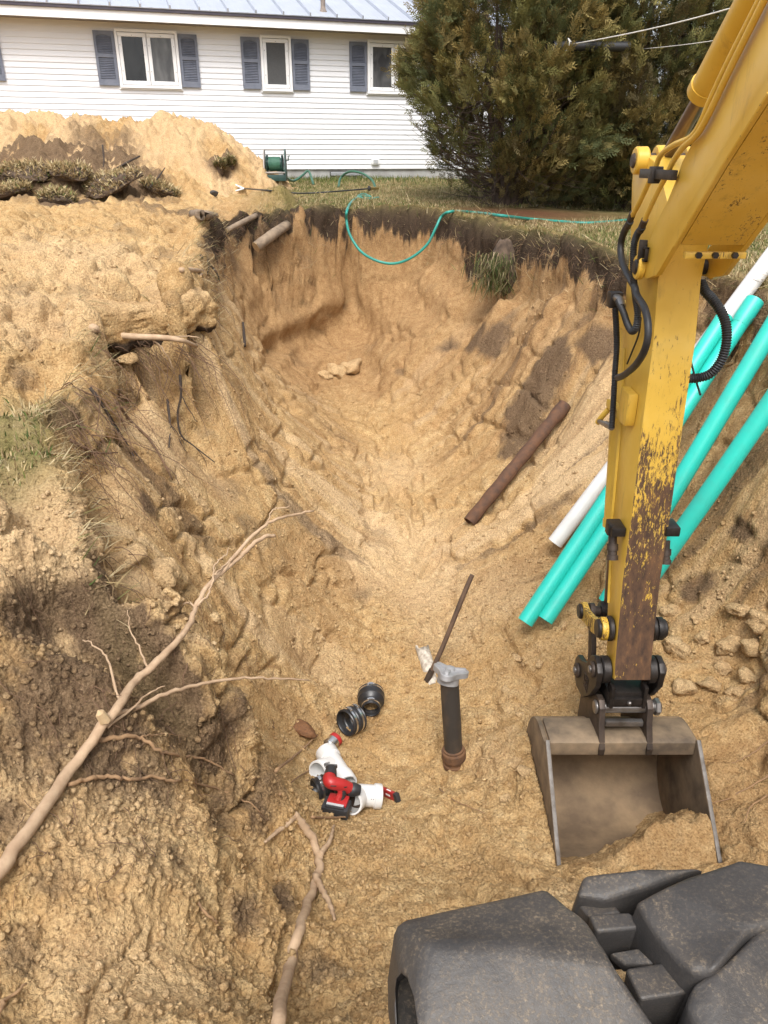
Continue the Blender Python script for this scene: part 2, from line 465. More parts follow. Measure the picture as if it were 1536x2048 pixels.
Z_SMOOTH = zone([(330, 880, .22, 1), (430, 980, .22, 1), (240, 1000, .16, 1), (1150, 890, .35, .9), (1190, 800, .3, .8), (580, 1310, .16, 1), (800, 950, .25, .5), (1450, 1000, .4, .7), (1400, 850, .4, .7), (760, 560, .5, .4), (900, 520, .5, .4), (1100, 560, .5, .4), (270, 1950, .15, .9), (230, 1990, .12, .9), (320, 1900, .1, .8), (800, 1480, .1, .7), (280, 1010, .14, .8)])
Z_GRASS = zone([(20, 880, .42, 1.0), (60, 810, .2, .6), (10, 980, .14, .5)])
def zmask(Z, x, y, z=None):
    out = np.zeros(x.shape, np.float32)
    for c, r, a in Z:
        dz2 = 0 if z is None else (z - c[2]) ** 2
        out = np.maximum(out, a * np.exp(-(((x - c[0]) ** 2 + (y - c[1]) ** 2 + dz2) / (r * r)) ** 1.5).astype(np.float32))
    return out
c_led = hit(280, 660)
CAVES = [(hit(u, v), r, a) for u, v, r, a in [(585, 600, .34, .09), (690, 650, .38, .20), (640, 660, .25, .12), (560, 690, .22, .14), (730, 740, .25, .12), (620, 700, .2, .10), (850, 620, .25, .08)]]
def z8(a, b): return a / 1.954, 1000 + b / 1.954
CRACKS = [[hit(*z8(*q))[:2] for q in ln] for ln in ([(330, 2040), (345, 1960), (430, 1835), (492, 1760), (560, 1690)], [(492, 1760), (545, 1830), (490, 1920), (510, 1990), (500, 2048)], [(605, 1700), (580, 1790), (640, 1850), (668, 1900), (735, 1900)], [(400, 40), (440, 120), (470, 150)], [(545, 120), (520, 170), (545, 250)])]
FOOT = [(hit(u, v), a) for u, v, a in [(757, 965, .3), (835, 965, -.1), (760, 1010, .2), (835, 1040, .1), (805, 1055, .3), (745, 925, .2), (850, 1100, -.4), (860, 1130, -.6), (745, 1115, .5), (860, 1010, .1), (810, 1000, .2), (770, 905, .1)]]

def ground_fields(x, y):
    """Heights, displacement along the normal and soil masks on any set of points."""
    h0, gx, gy = base_hg(x, y)
    cap_ = np.interp(y, [3, 4, 5, 6.5, 8, 10, 12, 14], [-.95, -.89, -.84, -.78, -.68, -.57, -.53, -.45]).astype(np.float32)
    over = (x > -.6) & (y > 3) & (y < 14) & (h0 > cap_)
    h0 = np.where(over, cap_ + .25 * (h0 - cap_), h0)
    sd = rim_sd(x, y)
    par = rim_sd.par
    steep = smooth(0.25, .85, np.hypot(gx, gy))
    near = smooth(11.5, 9.0, y)
    lawn = smooth(0.02, -0.10, sd)
    spoil = smooth(-.9, -2.0, x) * smooth(13.6, 12.6, y) * smooth(2.3, 2.9, y) + smooth(3.0, 2.2, y) + smooth(-.9, -1.5, x) * smooth(10.0, 8.6, y)
    spoil = np.clip(spoil, 0, 1)                      # sand thrown over the lawn
    grass = np.clip(lawn * (1 - spoil), 0, 1)
    gp = zmask(Z_GRASS, x, y) * smooth(0.05, -0.08, sd)
    grass = np.clip(np.maximum(grass, gp), 0, 1)
    n1 = fbm(x * 1.3, y * 1.3, h0 * 1.3, 4, 3)
    n2 = fbm(x * 5, y * 5, h0 * 5, 4, 11)
    n3 = fbm(x * 19, y * 19, h0 * 19, 3, 23)
    smo = np.clip(zmask(Z_SMOOTH, x, y) + 0.25 * smooth(.1, .5, n1) * steep, 0, 1)
    # scrape marks running down the banks
    cc = par + .10 * n1
    st = fbm(cc * 6, sd * .9, cc * 0 + 3.1, 3, 31) * .45 + fbm(cc * 19, sd * 1.5, cc * 0, 3, 37) * .55
    terr = np.abs(fbm(x * 1.8 + 5, y * 1.8, h0 * 3.2, 3, 41))          # slumped ledges
    inpit = smooth(-.05, .12, sd)
    nearslope = smooth(2.9, 2.3, y) * smooth(-2.6, -1.2, x) * smooth(.6, -.2, x)
    crumb = np.clip(.45 + .55 * smooth(-.25, .3, n1) - smo * .95 - .45 * steep * inpit * smooth(4, 6, y), 0.0, 1)
    crumb = np.clip(np.maximum(crumb, nearslope * .85 * (1 - smo)), 0, 1) * (1 - .8 * grass)
    D = (n1 * .055 * (.4 + .6 * inpit) + n2 * .030 * (1 - .55 * smo) + n3 * .011 * (1 - .7 * smo)) * (1 - .75 * grass)
    bank = steep * inpit * smooth(2.5, 3.2, y)
    D = D * (1 - .45 * steep * inpit) * (1 - .45 * bank)
    D = D + st * .034 * steep * inpit * (1 - .35 * smo)
    D = D + (fbm(cc * 48, sd * 2.5, cc * 0, 3, 39) * .009 + fbm(cc * 110, sd * 6, cc * 0, 2, 40) * .004) * steep * inpit
    slab = smooth(.02, .055, fbm(x * 1.7 + .3 * n2 * .2, y * 1.7, h0 * 2.6, 3, 43)) + .6 * smooth(.06, .10, fbm(x * 3.9, y * 3.9 + 9, h0 * 5, 3, 45))
    D = D + (slab - .8) * (.024 - .010 * bank) * inpit * (1 - smo * .7) * smooth(0.1, .4, np.hypot(gx, gy))
    D = D - smooth(.10, .0, terr) * .05 * inpit * (1 - smo)
    D = D + nearslope * fbm(x * 3.0, y * 3.0, h0 * 3, 3, 51) * .075 * (1 - smo)
    wxn = x + .03 * n2; wyn = y + .03 * n3
    big = lumps(wxn, wyn, .16, 61, .35) * .16
    mid = lumps(wxn + .3, wyn, .065, 67, .7) * .065
    sml = lumps(x + .006 * n3, y - .1, .028, 71, .85) * .028
    bil = 0
    for f_, a_, sd_ in ((8, .014, 301), (17, .012, 302), (36, .015, 303), (74, .0125, 304), (140, .006, 305)):
        bil = bil + a_ * (np.abs(vnoise(x * f_ + .35 * n2, y * f_, h0 * f_ + .35 * n3, sd_)) - .33)
    D = D + (1 - inpit) * (1 - grass) * smooth(2.6, 3.4, y) * (n1 * .08 + fbm(x * 3, y * 3, x * 0, 3, 57) * .07 + (np.abs(vnoise(x * 5, y * 5, x * 0, 58)) - .3) * .09 + (np.abs(vnoise(x * 12, y * 12, x * 0, 59)) - .3) * .05)
    D = D + bil * (.25 + 1.0 * crumb) * (1 - .66 * bank) * (1 - .8 * smo) * (1 - .7 * grass)
    D = D + crumb * (big * .22 * smooth(0.15, .45, n2 + .2 * n1) + mid * .18 * smooth(0.05, .35, n2) + sml * .12)
    n4 = fbm(x * 55, y * 55, h0 * 55, 2, 29)
    D = D + n4 * .0065 * (1 - .6 * smo) * (1 - .6 * grass)
    # rim: roots and sod hold an uneven, slightly overhanging edge
    edge = np.exp(-(sd / .12) ** 2) * smooth(1.5, 2.4, y)
    D = D + edge * (fbm(x * 6, y * 6, h0 * 6, 4, 81) * .05 + .008)
    ub = fbm(cc * 2.5 + 7, cc * 0, cc * 0, 3, 83)
    D = D - np.exp(-((sd - .15) / .06) ** 2) * smooth(1.9, 2.6, y) * (.05 + .06 * ub)
    D = D - np.exp(-(((x - c_led[0]) / .30) ** 2 + ((y - c_led[1]) / .22) ** 2)) * .10 * smooth(.06, .14, sd)
    for c_, r_, a_ in CAVES:
        q = ((x - c_[0]) / r_) ** 2 + ((h0 - c_[2]) / (r_ * .55)) ** 2
        D = D - a_ * np.exp(-q ** 1.5) * smooth(7.5, 8.2, y)
    for c, a in FOOT:
        ca, sa = math.cos(a), math.sin(a)
        lx = (x - c[0]) * ca + (y - c[1]) * sa; ly = -(x - c[0]) * sa + (y - c[1]) * ca
        q = (lx / .055) ** 2 + (ly / .15) ** 2
        D = D - .040 * smooth(1.25, .75, q) + .018 * np.exp(-((q - 1.5) / .5) ** 2)
    for ln in CRACKS:
        bx_, by_ = x + .02 * n3, y + .02 * n2
        best = np.full(x.shape, 1e9, np.float32)
        for (ax_, ay_), (ex_, ey_) in zip(ln[:-1], ln[1:]):
            vx, vy = ex_ - ax_, ey_ - ay_
            t = np.clip(((bx_ - ax_) * vx + (by_ - ay_) * vy) / (vx * vx + vy * vy), 0, 1)
            best = np.minimum(best, (bx_ - ax_ - t * vx) ** 2 + (by_ - ay_ - t * vy) ** 2)
        D = D - .020 * np.exp(-best / (.0055 ** 2))
    flat_ = np.exp(-((x + .12) / .42) ** 2 - ((y - 3.15) / .42) ** 2)
    D = D * (1 - .72 * flat_)
    # masks
    below = np.clip(sd, 0, None)
    rimband = smooth(.105, .0, sd + .09 * n2 + .05 * n3 - .015 * fbm(cc * 4, cc * 0, cc * 0, 3, 95)) * smooth(-.10, .02, sd) * smooth(1.9, 2.6, y)
    leftband = smooth(-1.0, -1.3, x) * smooth(8.5, 7.0, y)
    rimband = rimband * (1 - .62 * leftband)
    dark = zmask(Z_DARK, x + .10 * n2 + .12 * n1, y + .10 * n1 + .05 * n3, h0 + .1 * n2)
    dark = np.clip(np.maximum(dark * smooth(-.55, .15, n2 + n3 * .6 + dark * .6), rimband), 0, 1)
    dark = np.maximum(dark, (.24 + .1 * bank) * smooth(.22, .5, fbm(x * 2.4, y * 2.4, h0 * 2.4, 4, 91) + .2 * n3) * (1 - grass))
    wet = np.clip(zmask(Z_WET, x, y) + .3 * steep * inpit * smooth(5.5, 8, y), 0, 1)
    pale = np.clip(zmask(Z_PALE, x + .1 * n1, y + .1 * n2), 0, 1)
    sst = fbm(cc * 8, sd * .7, cc * 0 + 9, 4, 131)
    pale = np.clip(pale + steep * inpit * smooth(.05, .4, sst) * .8 * smooth(10.5, 8.5, y), 0, 1)
    wet = np.clip(wet + steep * inpit * smooth(.0, -.35, sst) * .5 * smooth(10, 8.5, y), 0, 1)
    dark = np.clip(np.maximum(dark, steep * inpit * smooth(.22, .45, fbm(cc * 5, sd * .6, cc * 0, 4, 137)) * .5 * smooth(9, 7.8, y)), 0, 1)
    needles = np.exp(-(((x - 1.75) / 1.5) ** 2 + ((y - 10.9) / 1.0) ** 2)) * grass
    humus = np.clip(rimband * (1 - .5 * leftband) * smooth(5.5, 7, y) + rimband * .3, 0, 1)
    ground_fields.humus = humus
    return h0, D, gx, gy, dark, grass, wet, pale, needles, sd

def ground_material():
    m, nt, b = nodes_of('sandy_ground')
    L = nt.links.new
    co = objco(nt)
    a1 = N(nt, 'ShaderNodeAttribute', attribute_name='soil'); a2 = N(nt, 'ShaderNodeAttribute', attribute_name='tone')
    s1 = N(nt, 'ShaderNodeSeparateColor'); s2 = N(nt, 'ShaderNodeSeparateColor')
    L(a1.outputs['Color'], s1.inputs[0]); L(a2.outputs['Color'], s2.inputs[0])
    dark, grass, wet = s1.outputs[0], s1.outputs[1], s1.outputs[2]
    pale, need = s2.outputs[0], s2.outputs[1]
    nb = noise_(nt, co, 2.2, 6, .6)
    nm = noise_(nt, co, 14, 6, .65)
    nf = noise_(nt, co, 95, 4, .7)
    ng = noise_(nt, co, 330, 2, .6)
    sand = ramp(nt, nm, [(.27, (.340, .203, .088)), (.43, (.505, .333, .156)), (.58, (.60, .423, .215)), (.78, (.70, .532, .305))])
    sand = mixc(nt, ramp(nt, nb, [(.38, 0.0), (.70, .65)]), sand, (.425, .260, .112))
    sand = mixc(nt, math_(nt, 'MULTIPLY', pale, .6), sand, (.68, .51, .32))
    sand = mixc(nt, math_(nt, 'MULTIPLY', wet, .85), sand, ramp(nt, nm, [(.3, (.27, .152, .070)), (.7, (.45, .285, .138))]))
    sand = mixc(nt, .75, sand, ramp(nt, nf, [(.33, (.40, .32, .25)), (.47, (.90, .87, .83)), (.66, (1.32, 1.31, 1.27))]), 'MULTIPLY')
    soil = ramp(nt, nf, [(.3, (.060, .037, .023)), (.52, (.150, .096, .056)), (.75, (.31, .212, .132))])
    dm = ramp(nt, math_(nt, 'ADD', dark, math_(nt, 'MULTIPLY', math_(nt, 'SUBTRACT', nm, .5), .5)), [(.22, 0.0), (.62, 1.0)])
    col = mixc(nt, math_(nt, 'MULTIPLY', dm, .92), sand, soil)
    col = mixc(nt, ramp(nt, math_(nt, 'ADD', s2.outputs[2], math_(nt, 'MULTIPLY', math_(nt, 'SUBTRACT', nm, .5), .7)), [(.35, 0.0), (.65, .85)]), col, ramp(nt, nf, [(.3, (.018, .013, .010)), (.7, (.065, .045, .032))]))
    turf = ramp(nt, noise_(nt, co, 5, 5, .6), [(.3, (.105, .115, .035)), (.5, (.22, .19, .075)), (.7, (.33, .26, .13))])
    turf = mixc(nt, .6, turf, ramp(nt, nf, [(.3, (.5, .5, .45)), (.7, (1.2, 1.15, 1.1))]), 'MULTIPLY')
    col = mixc(nt, grass, col, turf)
    col = mixc(nt, need, col, ramp(nt, nf, [(.3, (.06, .026, .014)), (.7, (.17, .075, .035))]))
    L(col, b.inputs['Base Color'])
    b.inputs['Roughness'].default_value = .95
    b.inputs['Specular IOR Level'].default_value = .15
    vo = N(nt, 'ShaderNodeTexVoronoi', Scale=62.0); vo.feature = 'F1'
    wv = N(nt, 'ShaderNodeVectorMath', operation='ADD'); L(co, wv.inputs[0])
    nv = N(nt, 'ShaderNodeTexNoise', Scale=70.0, Detail=2.0); L(co, nv.inputs['Vector'])
    sc_ = N(nt, 'ShaderNodeVectorMath', operation='SCALE'); sc_.inputs['Scale'].default_value = .016; L(nv.outputs['Color'], sc_.inputs[0])
    L(sc_.outputs[0], wv.inputs[1]); L(wv.outputs[0], vo.inputs['Vector'])
    crumb = math_(nt, 'MULTIPLY', math_(nt, 'SUBTRACT', 1.0, vo.outputs['Distance']), ramp(nt, nm, [(.35, .15), (.6, 1.0)]))
    hsum = math_(nt, 'ADD', math_(nt, 'ADD', math_(nt, 'MULTIPLY', nf, .8), math_(nt, 'MULTIPLY', ng, .35)), math_(nt, 'MULTIPLY', crumb, .7))
    add_bump(nt, b, hsum, 1.0, .016)
    return m
M_GROUND = ground_material()

def put_color(me, name, arr):
    at = me.color_attributes.new(name, 'FLOAT_COLOR', 'POINT')
    c = np.ones((arr.shape[0], 4), np.float32); c[:, :arr.shape[1]] = arr
    at.data.foreach_set('color', c.ravel())
def grid_mesh(name, pts, nr, nc, wrap=False):
    """pts: (nr*nc, 3), rows by columns -> smooth quad mesh."""
    i = np.arange(nr - 1)[:, None]; j = np.arange(nc if wrap else nc - 1)[None, :]
    j2 = (j + 1) % nc
    q = np.stack([i * nc + j, i * nc + j2, (i + 1) * nc + j2, (i + 1) * nc + j], -1).reshape(-1, 4)
    me = bpy.data.meshes.new(name)
    me.vertices.add(len(pts)); me.vertices.foreach_set('co', np.asarray(pts, np.float32).ravel())
    me.loops.add(q.size); me.loops.foreach_set('vertex_index', q.ravel().astype(np.int32))
    me.polygons.add(len(q)); me.polygons.foreach_set('loop_start', np.arange(0, q.size, 4, dtype=np.int32))
    me.polygons.foreach_set('use_smooth', np.ones(len(q), bool))
    me.update(calc_edges=True)
    return me

def build_ground():
    # columns fan out round the camera's foot, fine ahead and coarse elsewhere
    NCF = 790
    th = np.concatenate([np.linspace(-R(41), R(41), NCF), np.linspace(R(41), R(319), 74)[1:-1]])
    # rings: spaced by how the surface turns to the camera
    rr = np.geomspace(.25, 13.0, 4000)
    dens = np.zeros(len(rr))
    for a in np.linspace(-R(27), R(27), 37):
        z = base_h(np.sin(a) * rr, np.cos(a) * rr)
        dist = np.hypot(rr, z)
        dens += np.abs(np.gradient(np.arctan2(z, rr), rr)) + .4 * np.hypot(1, np.gradient(z, rr)) / dist
    dens = np.convolve(np.pad(dens, 60, 'edge'), np.ones(121) / 121, 'valid')
    dens *= np.where(rr < 1.0, .25, 1)
    cum = np.concatenate([[0], np.cumsum((dens[1:] + dens[:-1]) / 2 * np.diff(rr))])
    rad = np.interp(np.linspace(0, cum[-1], 800), cum, rr)
    rad = np.concatenate([rad, np.geomspace(13.0, 24, 60)[1:], np.geomspace(24, 600, 24)[1:]])
    TH, RD = np.meshgrid(th, rad)
    x = (np.sin(TH) * RD).ravel().astype(np.float32); y = (np.cos(TH) * RD).ravel().astype(np.float32)
    h0, D, gx, gy, dark, grass, wet, pale, need, sd = ground_fields(x, y)
    far = np.hypot(x, y) > 30
    h0 = np.where(far, np.interp(np.hypot(x, y), [30, 60], [0, 1]) * -.5 + h0 * np.interp(np.hypot(x, y), [30, 60], [1, 0]), h0)
    D = np.where(far, 0, D)
    nl = np.sqrt(gx * gx + gy * gy + 1)
    X = x - gx / nl * D; Y = y - gy / nl * D; Zz = h0 + D / nl
    # the hole the bucket sits in
    inb = (x > BX0 - .004) & (x < BX1 + .004) & (y > BY0 + .03) & (y < BY1)
    Zz = np.where(inb, np.minimum(Zz, -3.42), Zz)
    me = grid_mesh('ground', np.column_stack([X, Y, Zz]), len(rad), len(th), wrap=True)
    put_color(me, 'soil', np.column_stack([dark, grass, wet]))
    put_color(me, 'tone', np.column_stack([pale, need, ground_fields.humus]))
    me.materials.append(M_GROUND)
    o = bpy.data.objects.new('ground', me); COL.objects.link(o)
    props(o, kind='structure')
    return o
build_ground()
# finished surface on a fine grid, so that things can be set on it
_GX = np.arange(-6, 6.001, .02, dtype=np.float32); _GY = np.arange(.4, 17.001, .025, dtype=np.float32)
_gx, _gy = np.meshgrid(_GX, _GY)
_f = ground_fields(_gx.ravel(), _gy.ravel())
HMAP = (_f[0] + _f[1] * np.sqrt(_f[2] ** 2 + _f[3] ** 2 + 1).clip(1, 2.5)).reshape(_gx.shape)
HMAP[(_gx > BX0 - .004) & (_gx < BX1 + .004) & (_gy > BY0 + .03) & (_gy < BY1)] = -3.42
def surf(x, y):
    fx = np.clip((np.asarray(x) + 6) / .02, 0, len(_GX) - 1.001); fy = np.clip((np.asarray(y) - .4) / .025, 0, len(_GY) - 1.001)
    i = fx.astype(int); j = fy.astype(int); a = fx - i; b = fy - j
    return (HMAP[j, i] * (1 - a) + HMAP[j, i + 1] * a) * (1 - b) + (HMAP[j + 1, i] * (1 - a) + HMAP[j + 1, i + 1] * a) * b
def gz(x, y): return float(surf(np.array([x]), np.array([y]))[0])
def hit(u, v, s0=0.8, s1=20.0):
    d = ray(u, v); s = np.linspace(s0, s1, 4000)
    under = np.nonzero(d[2] * s < surf(d[0] * s, d[1] * s))[0]
    return d * s[under[0] if len(under) else -1]
# ================================================================== HOUSE
M_SIDING = simple('white_siding', (.74, .745, .765), (.67, .675, .69), 1.2, .45, bump=.12, bscale=30, stretch=(.3, 4, 4), dist=.002)
M_TRIM = simple('white_trim', (.82, .82, .82), (.74, .74, .74), 4, .4)
M_SHUT = simple('blue_grey_shutter', (.165, .180, .225), (.115, .130, .170), 9, .55, bump=.15, bscale=80)
M_SOFFIT = simple('tan_soffit', (.50, .45, .40), (.42, .38, .34), 6, .6)
M_DRIP = simple('dark_drip_edge', (.055, .045, .060), (.035, .03, .045), 10, .4)
M_CONC = simple('concrete', (.42, .42, .41), (.28, .27, .26), 5, .9, bump=.3, bscale=50)
M_VENT = simple('dark_vent', (.03, .03, .03), (.015, .015, .015), 10, .7)
M_ROOF = simple('pale_metal_roof', (.50, .53, .59), (.40, .43, .49), 1.1, .45, metal=.35, bump=.06, bscale=3, dist=.02)
M_GREY = simple('grey_plastic', (.45, .46, .47), (.35, .36, .37), 10, .5)
def glass_mat(name, c1, c2):
    m, nt, b = nodes_of(name)
    n = noise_(nt, objco(nt, (2.2, 1, .8)), 2.6, 3, .5, .6)
    nt.links.new(ramp(nt, n, [(.35, c1), (.7, c2)]), b.inputs['Base Color'])
    b.inputs['Roughness'].default_value = .06
    b.inputs['IOR'].default_value = 1.5
    return m
M_GLASS_D = glass_mat('dark_window_glass', (.008, .009, .012), (.022, .023, .026))
M_GLASS_G = glass_mat('curtained_window_glass', (.055, .055, .058), (.13, .13, .13))
M_GLASS_S = simple('insect_screen', (.055, .055, .056), (.075, .075, .075), 60, .5)

HA = R(18.0)
W0 = np.array([-1.7, 17.0])
HT = np.array([math.cos(HA), math.sin(HA)]); HN = np.array([-HT[1], HT[0]])
def wall_at(u, v, off=0.0):
    """Along-wall distance and height of a sight line on the house wall (off metres in front of it)."""
    d = ray(u, v); s = (np.dot(W0, HN) - off) / np.dot(d[:2], HN); p = d * s
    return float(np.dot(p[:2] - W0, HT)), float(p[2])
house = thing('house', 'white sided single-storey house with blue-grey shutters and a pale metal roof', 'house', (W0[0], W0[1], 0))
house.rotation_euler = (0, 0, HA)
D0, D1 = -10.0, 4.9
ZB, ZT = -.215, 2.17
mk('wall_core', *gbox(D0, D1, .0, 6.5, ZB + .01, 2.30), M_SIDING, house, local=True)
nb_ = 26
ex = (ZT - ZB) / nb_
bv, bf = gprism([(0.001, 0), (-.017, 0), (-.017, .010), (-.0045, ex + .004), (0.001, ex + .004)], D0, D1, 'x')
bme = None
for i in range(nb_):
    if bme is None:
        o = mk('siding_board', bv, bf, M_SIDING, house, local=True); bme = o.data
    else:
        o = bpy.data.objects.new('siding_board', bme); COL.objects.link(o); o.parent = house
    o.location = (0, 0, ZB + i * ex)
mk('foundation', *gbox(D0 + .03, D1 - .03, .02, 6.4, -1.3, ZB + .012), M_CONC, house, local=True)
d_a, z_a = wall_at(660, 345); d_b, z_b = wall_at(727, 351)
vent = mk('crawl_vent', *gbox(d_a, d_b, -.012, .05, -.335, -.262), M_VENT, house, local=True)
for k in range(5): mk('vent_slat', *gprism([(-.016, 0), (-.026, -.006), (-.026, -.010), (-.012, -.004)], d_a + .01, d_b - .01), M_GREY, vent, local=True).location = (0, 0, -.27 - k * .013)
d_a, z_a = wall_at(742, 317); d_b, z_b = wall_at(757, 329)
ob = bevel(mk('wall_box', *gbox(d_a, d_b, -.07, -.003, z_b, z_a), M_TRIM, house, local=True), .008)
mk('box_cover', *gbox(d_a + .03, d_b - .03, -.078, -.066, z_b + .025, z_a - .025), M_GREY, ob, local=True)

def shutter(da, db, z0, z1, nm='shutter'):
    w = db - da
    y0, y1 = -.055, -.024
    fr = [gbox(da, da + .045, y0, y1, z0, z1), gbox(db - .045, db, y0, y1, z0, z1), gbox(da + .045, db - .045, y0, y1, z0, z0 + .10),
          gbox(da + .045, db - .045, y0, y1, z0 + .44, z0 + .50), gbox(da + .045, db - .045, y0, y1, z1 - .055, z1)]
    # arched top of the upper opening
    arc = []
    for k in range(9):
        t = k / 8; arc.append((da + .045 + t * (w - .09), z1 - .055 - .035 * abs(2 * t - 1) ** 2))
    fr.append(gprism([(da + .045, z1 - .054)] + arc[::1] + [(db - .045, z1 - .054)], y0 + .004, y1, 'y'))
    s = mk(nm, *join(*fr), M_SHUT, house, local=True)
    fixn(s)
    lv = []
    zz = z0 + .115
    while zz < z1 - .075:
        if not (z0 + .425 < zz < z0 + .50):
            lv.append(gprism([(y1 - .002, zz + .018), (y0 + .010, zz), (y0 + .010, zz + .005), (y1 - .002, zz + .023)], da + .04, db - .04))
        zz += .0265
    lv.append(gbox(da + .04, db - .04, y1 - .004, y1 + .004, z0 + .08, z1 - .04))
    o = mk('louvers', *join(*lv), M_SHUT, s, local=True)
    props(o, kind='stuff')
    return s
def window(da, db, z0, z1, panes):
    fw = .045
    y0 = -.075
    fr = [gbox(da, db, y0, -.002, z0, z0 + fw), gbox(da, db, y0, -.002, z1 - fw, z1), gbox(da, da + fw, y0 + .001, -.002, z0 + fw, z1 - fw), gbox(db - fw, db, y0 + .001, -.002, z0 + fw, z1 - fw),
          gbox(da - .02, db + .02, y0 + .03, -.003, z0 - .025, z0 - .001)]
    w = mk('window', *join(*fr), M_TRIM, house, local=True)
    n = len(panes)
    sw = (db - da - 2 * fw) / n
    for k, gm in enumerate(panes):
        a = da + fw + k * sw + .006; b = a + sw - .012
        c, dd = z0 + fw + .008, z1 - fw - .008
        t = .062
        s = mk('sash', *join(gbox(a, b, -.058, -.01, c, c + t), gbox(a, b, -.058, -.01, dd - t, dd), gbox(a, a + t, -.057, -.01, c + t, dd - t), gbox(b - t, b, -.057, -.01, c + t, dd - t)), M_TRIM, w, local=True)
        bevel(s, .006, 2)
        clips = []
        for q in (.25, .75):
            clips += [gbox(a + .02, a + .032, -.062, -.058, c + (dd - c) * q, c + (dd - c) * q + .02), gbox(b - .032, b - .02, -.062, -.058, c + (dd - c) * q, c + (dd - c) * q + .02)]
        clips += [gbox((a + b) / 2 - .006, (a + b) / 2 + .006, -.062, -.058, dd - .05, dd - .035), gbox((a + b) / 2 - .006, (a + b) / 2 + .006, -.062, -.058, c + .035, c + .05)]
        mk('screen_clips', *join(*clips), M_GREY, w, local=True)['kind'] = 'stuff'
        mk('pane', *gbox(a + t - .004, b - t + .004, -.040, -.034, c + t - .004, dd - t + .004), gm, w, local=True)
    return w
zs0, zs1 = 1.185, 2.035
shutter(-5.52, -5.165, zs0 + .03, zs1 + .02)
window(-6.65, -5.53, 1.18, 2.07, [M_GLASS_D, M_GLASS_G])
shutter(-3.625, -3.275, zs0, zs1)
window(-3.262, -2.175, 1.155, 2.075, [M_GLASS_D, M_GLASS_G])
shutter(-2.160, -1.825, zs0, zs1)
shutter(-1.030, -.685, zs0, zs1)
window(-.670, -.085, 1.155, 2.075, [M_GLASS_S])
shutter(-.070, .265, zs0, zs1)
shutter(1.070, 1.415, zs0, zs1)
window(1.430, 2.560, 1.155, 2.075, [M_GLASS_G, M_GLASS_D])
shutter(2.575, 2.92, zs0, zs1)
OV = .42
mk('soffit', *gbox(D0 - .3, D1 + .3, -OV, .02, 2.172, 2.19), M_SOFFIT, house, local=True)
mk('fascia', *gbox(D0 - .3, D1 + .3, -OV - .022, -OV - .001, 2.150, 2.292), M_TRIM, house, local=True)
mk('drip_edge', *gbox(D0 - .3, D1 + .3, -OV - .055, -OV + .01, 2.294, 2.345), M_DRIP, house, local=True)
# soffit grooves
gr = [gbox(D0 - .2, D1 + .2, -OV + .05 + k * .1, -OV + .056 + k * .1, 2.168, 2.174) for k in range(4)]
mk('soffit_groove', *join(*gr), M_DRIP, house, local=True)['kind'] = 'stuff'
# standing-seam panels
PIT = R(20)
pw = .50
ln = 4.6
def rp(t, up): return (-OV - .07 + t * math.cos(PIT) - up * math.sin(PIT), 2.352 + t * math.sin(PIT) + up * math.cos(PIT))
def panel_geo():
    V, Fc = [], []
    prof = [(0.002, 0), (.004, .055), (.026, .055), (.028, 0), (.18, .002), (.21, .006), (.24, .002), (.33, .002), (.36, .006), (.39, .002), (pw, 0)]
    n = len(prof)
    for t in (0, ln):
        for x, up in prof:
            y, z = rp(t, up); V.append((x, y, z))
        for x, up in prof[::-1]:
            y, z = rp(t, -.012); V.append((x, y, z))
    m = 2 * n
    for i in range(m): Fc.append((i, (i + 1) % m, (i + 1) % m + m, i + m))
    Fc.append(tuple(range(m - 1, -1, -1))); Fc.append(tuple(range(m, 2 * m)))
    return V, Fc
pm = None
x = D0 - .3
while x < D1 + .25:
    if pm is None:
        o = fixn(mk('roof_panel', *panel_geo(), M_ROOF, house, local=True)); pm = o.data
    else:
        o = bpy.data.objects.new('roof_panel', pm); COL.objects.link(o); o.parent = house
    o.location = (x, 0, 0)
    x += pw
y, z = rp(ln, 0)
mk('roof_back', *gprism([(y - .05, z - .01), (2 * y + OV, 2.30), (0.05, 2.30), (0.05, 2.36)], D0 - .3, D1 + .3), M_ROOF, house, local=True)
dr, zr = wall_at(655, 22, .42)
t = .42
y, z = rp(t, 0)
rv = mk('roof_vent', *xform(glathe([(.075, -.05), (.07, .0), (.055, .02), (.045, .06), (.045, .5), (.03, .5)], 16), Matrix.Translation((dr, y, z))), simple('weathered_pipe', (.25, .20, .16), (.12, .10, .09), 14, .7), house, flat=False, local=True, smooth_angle=40)

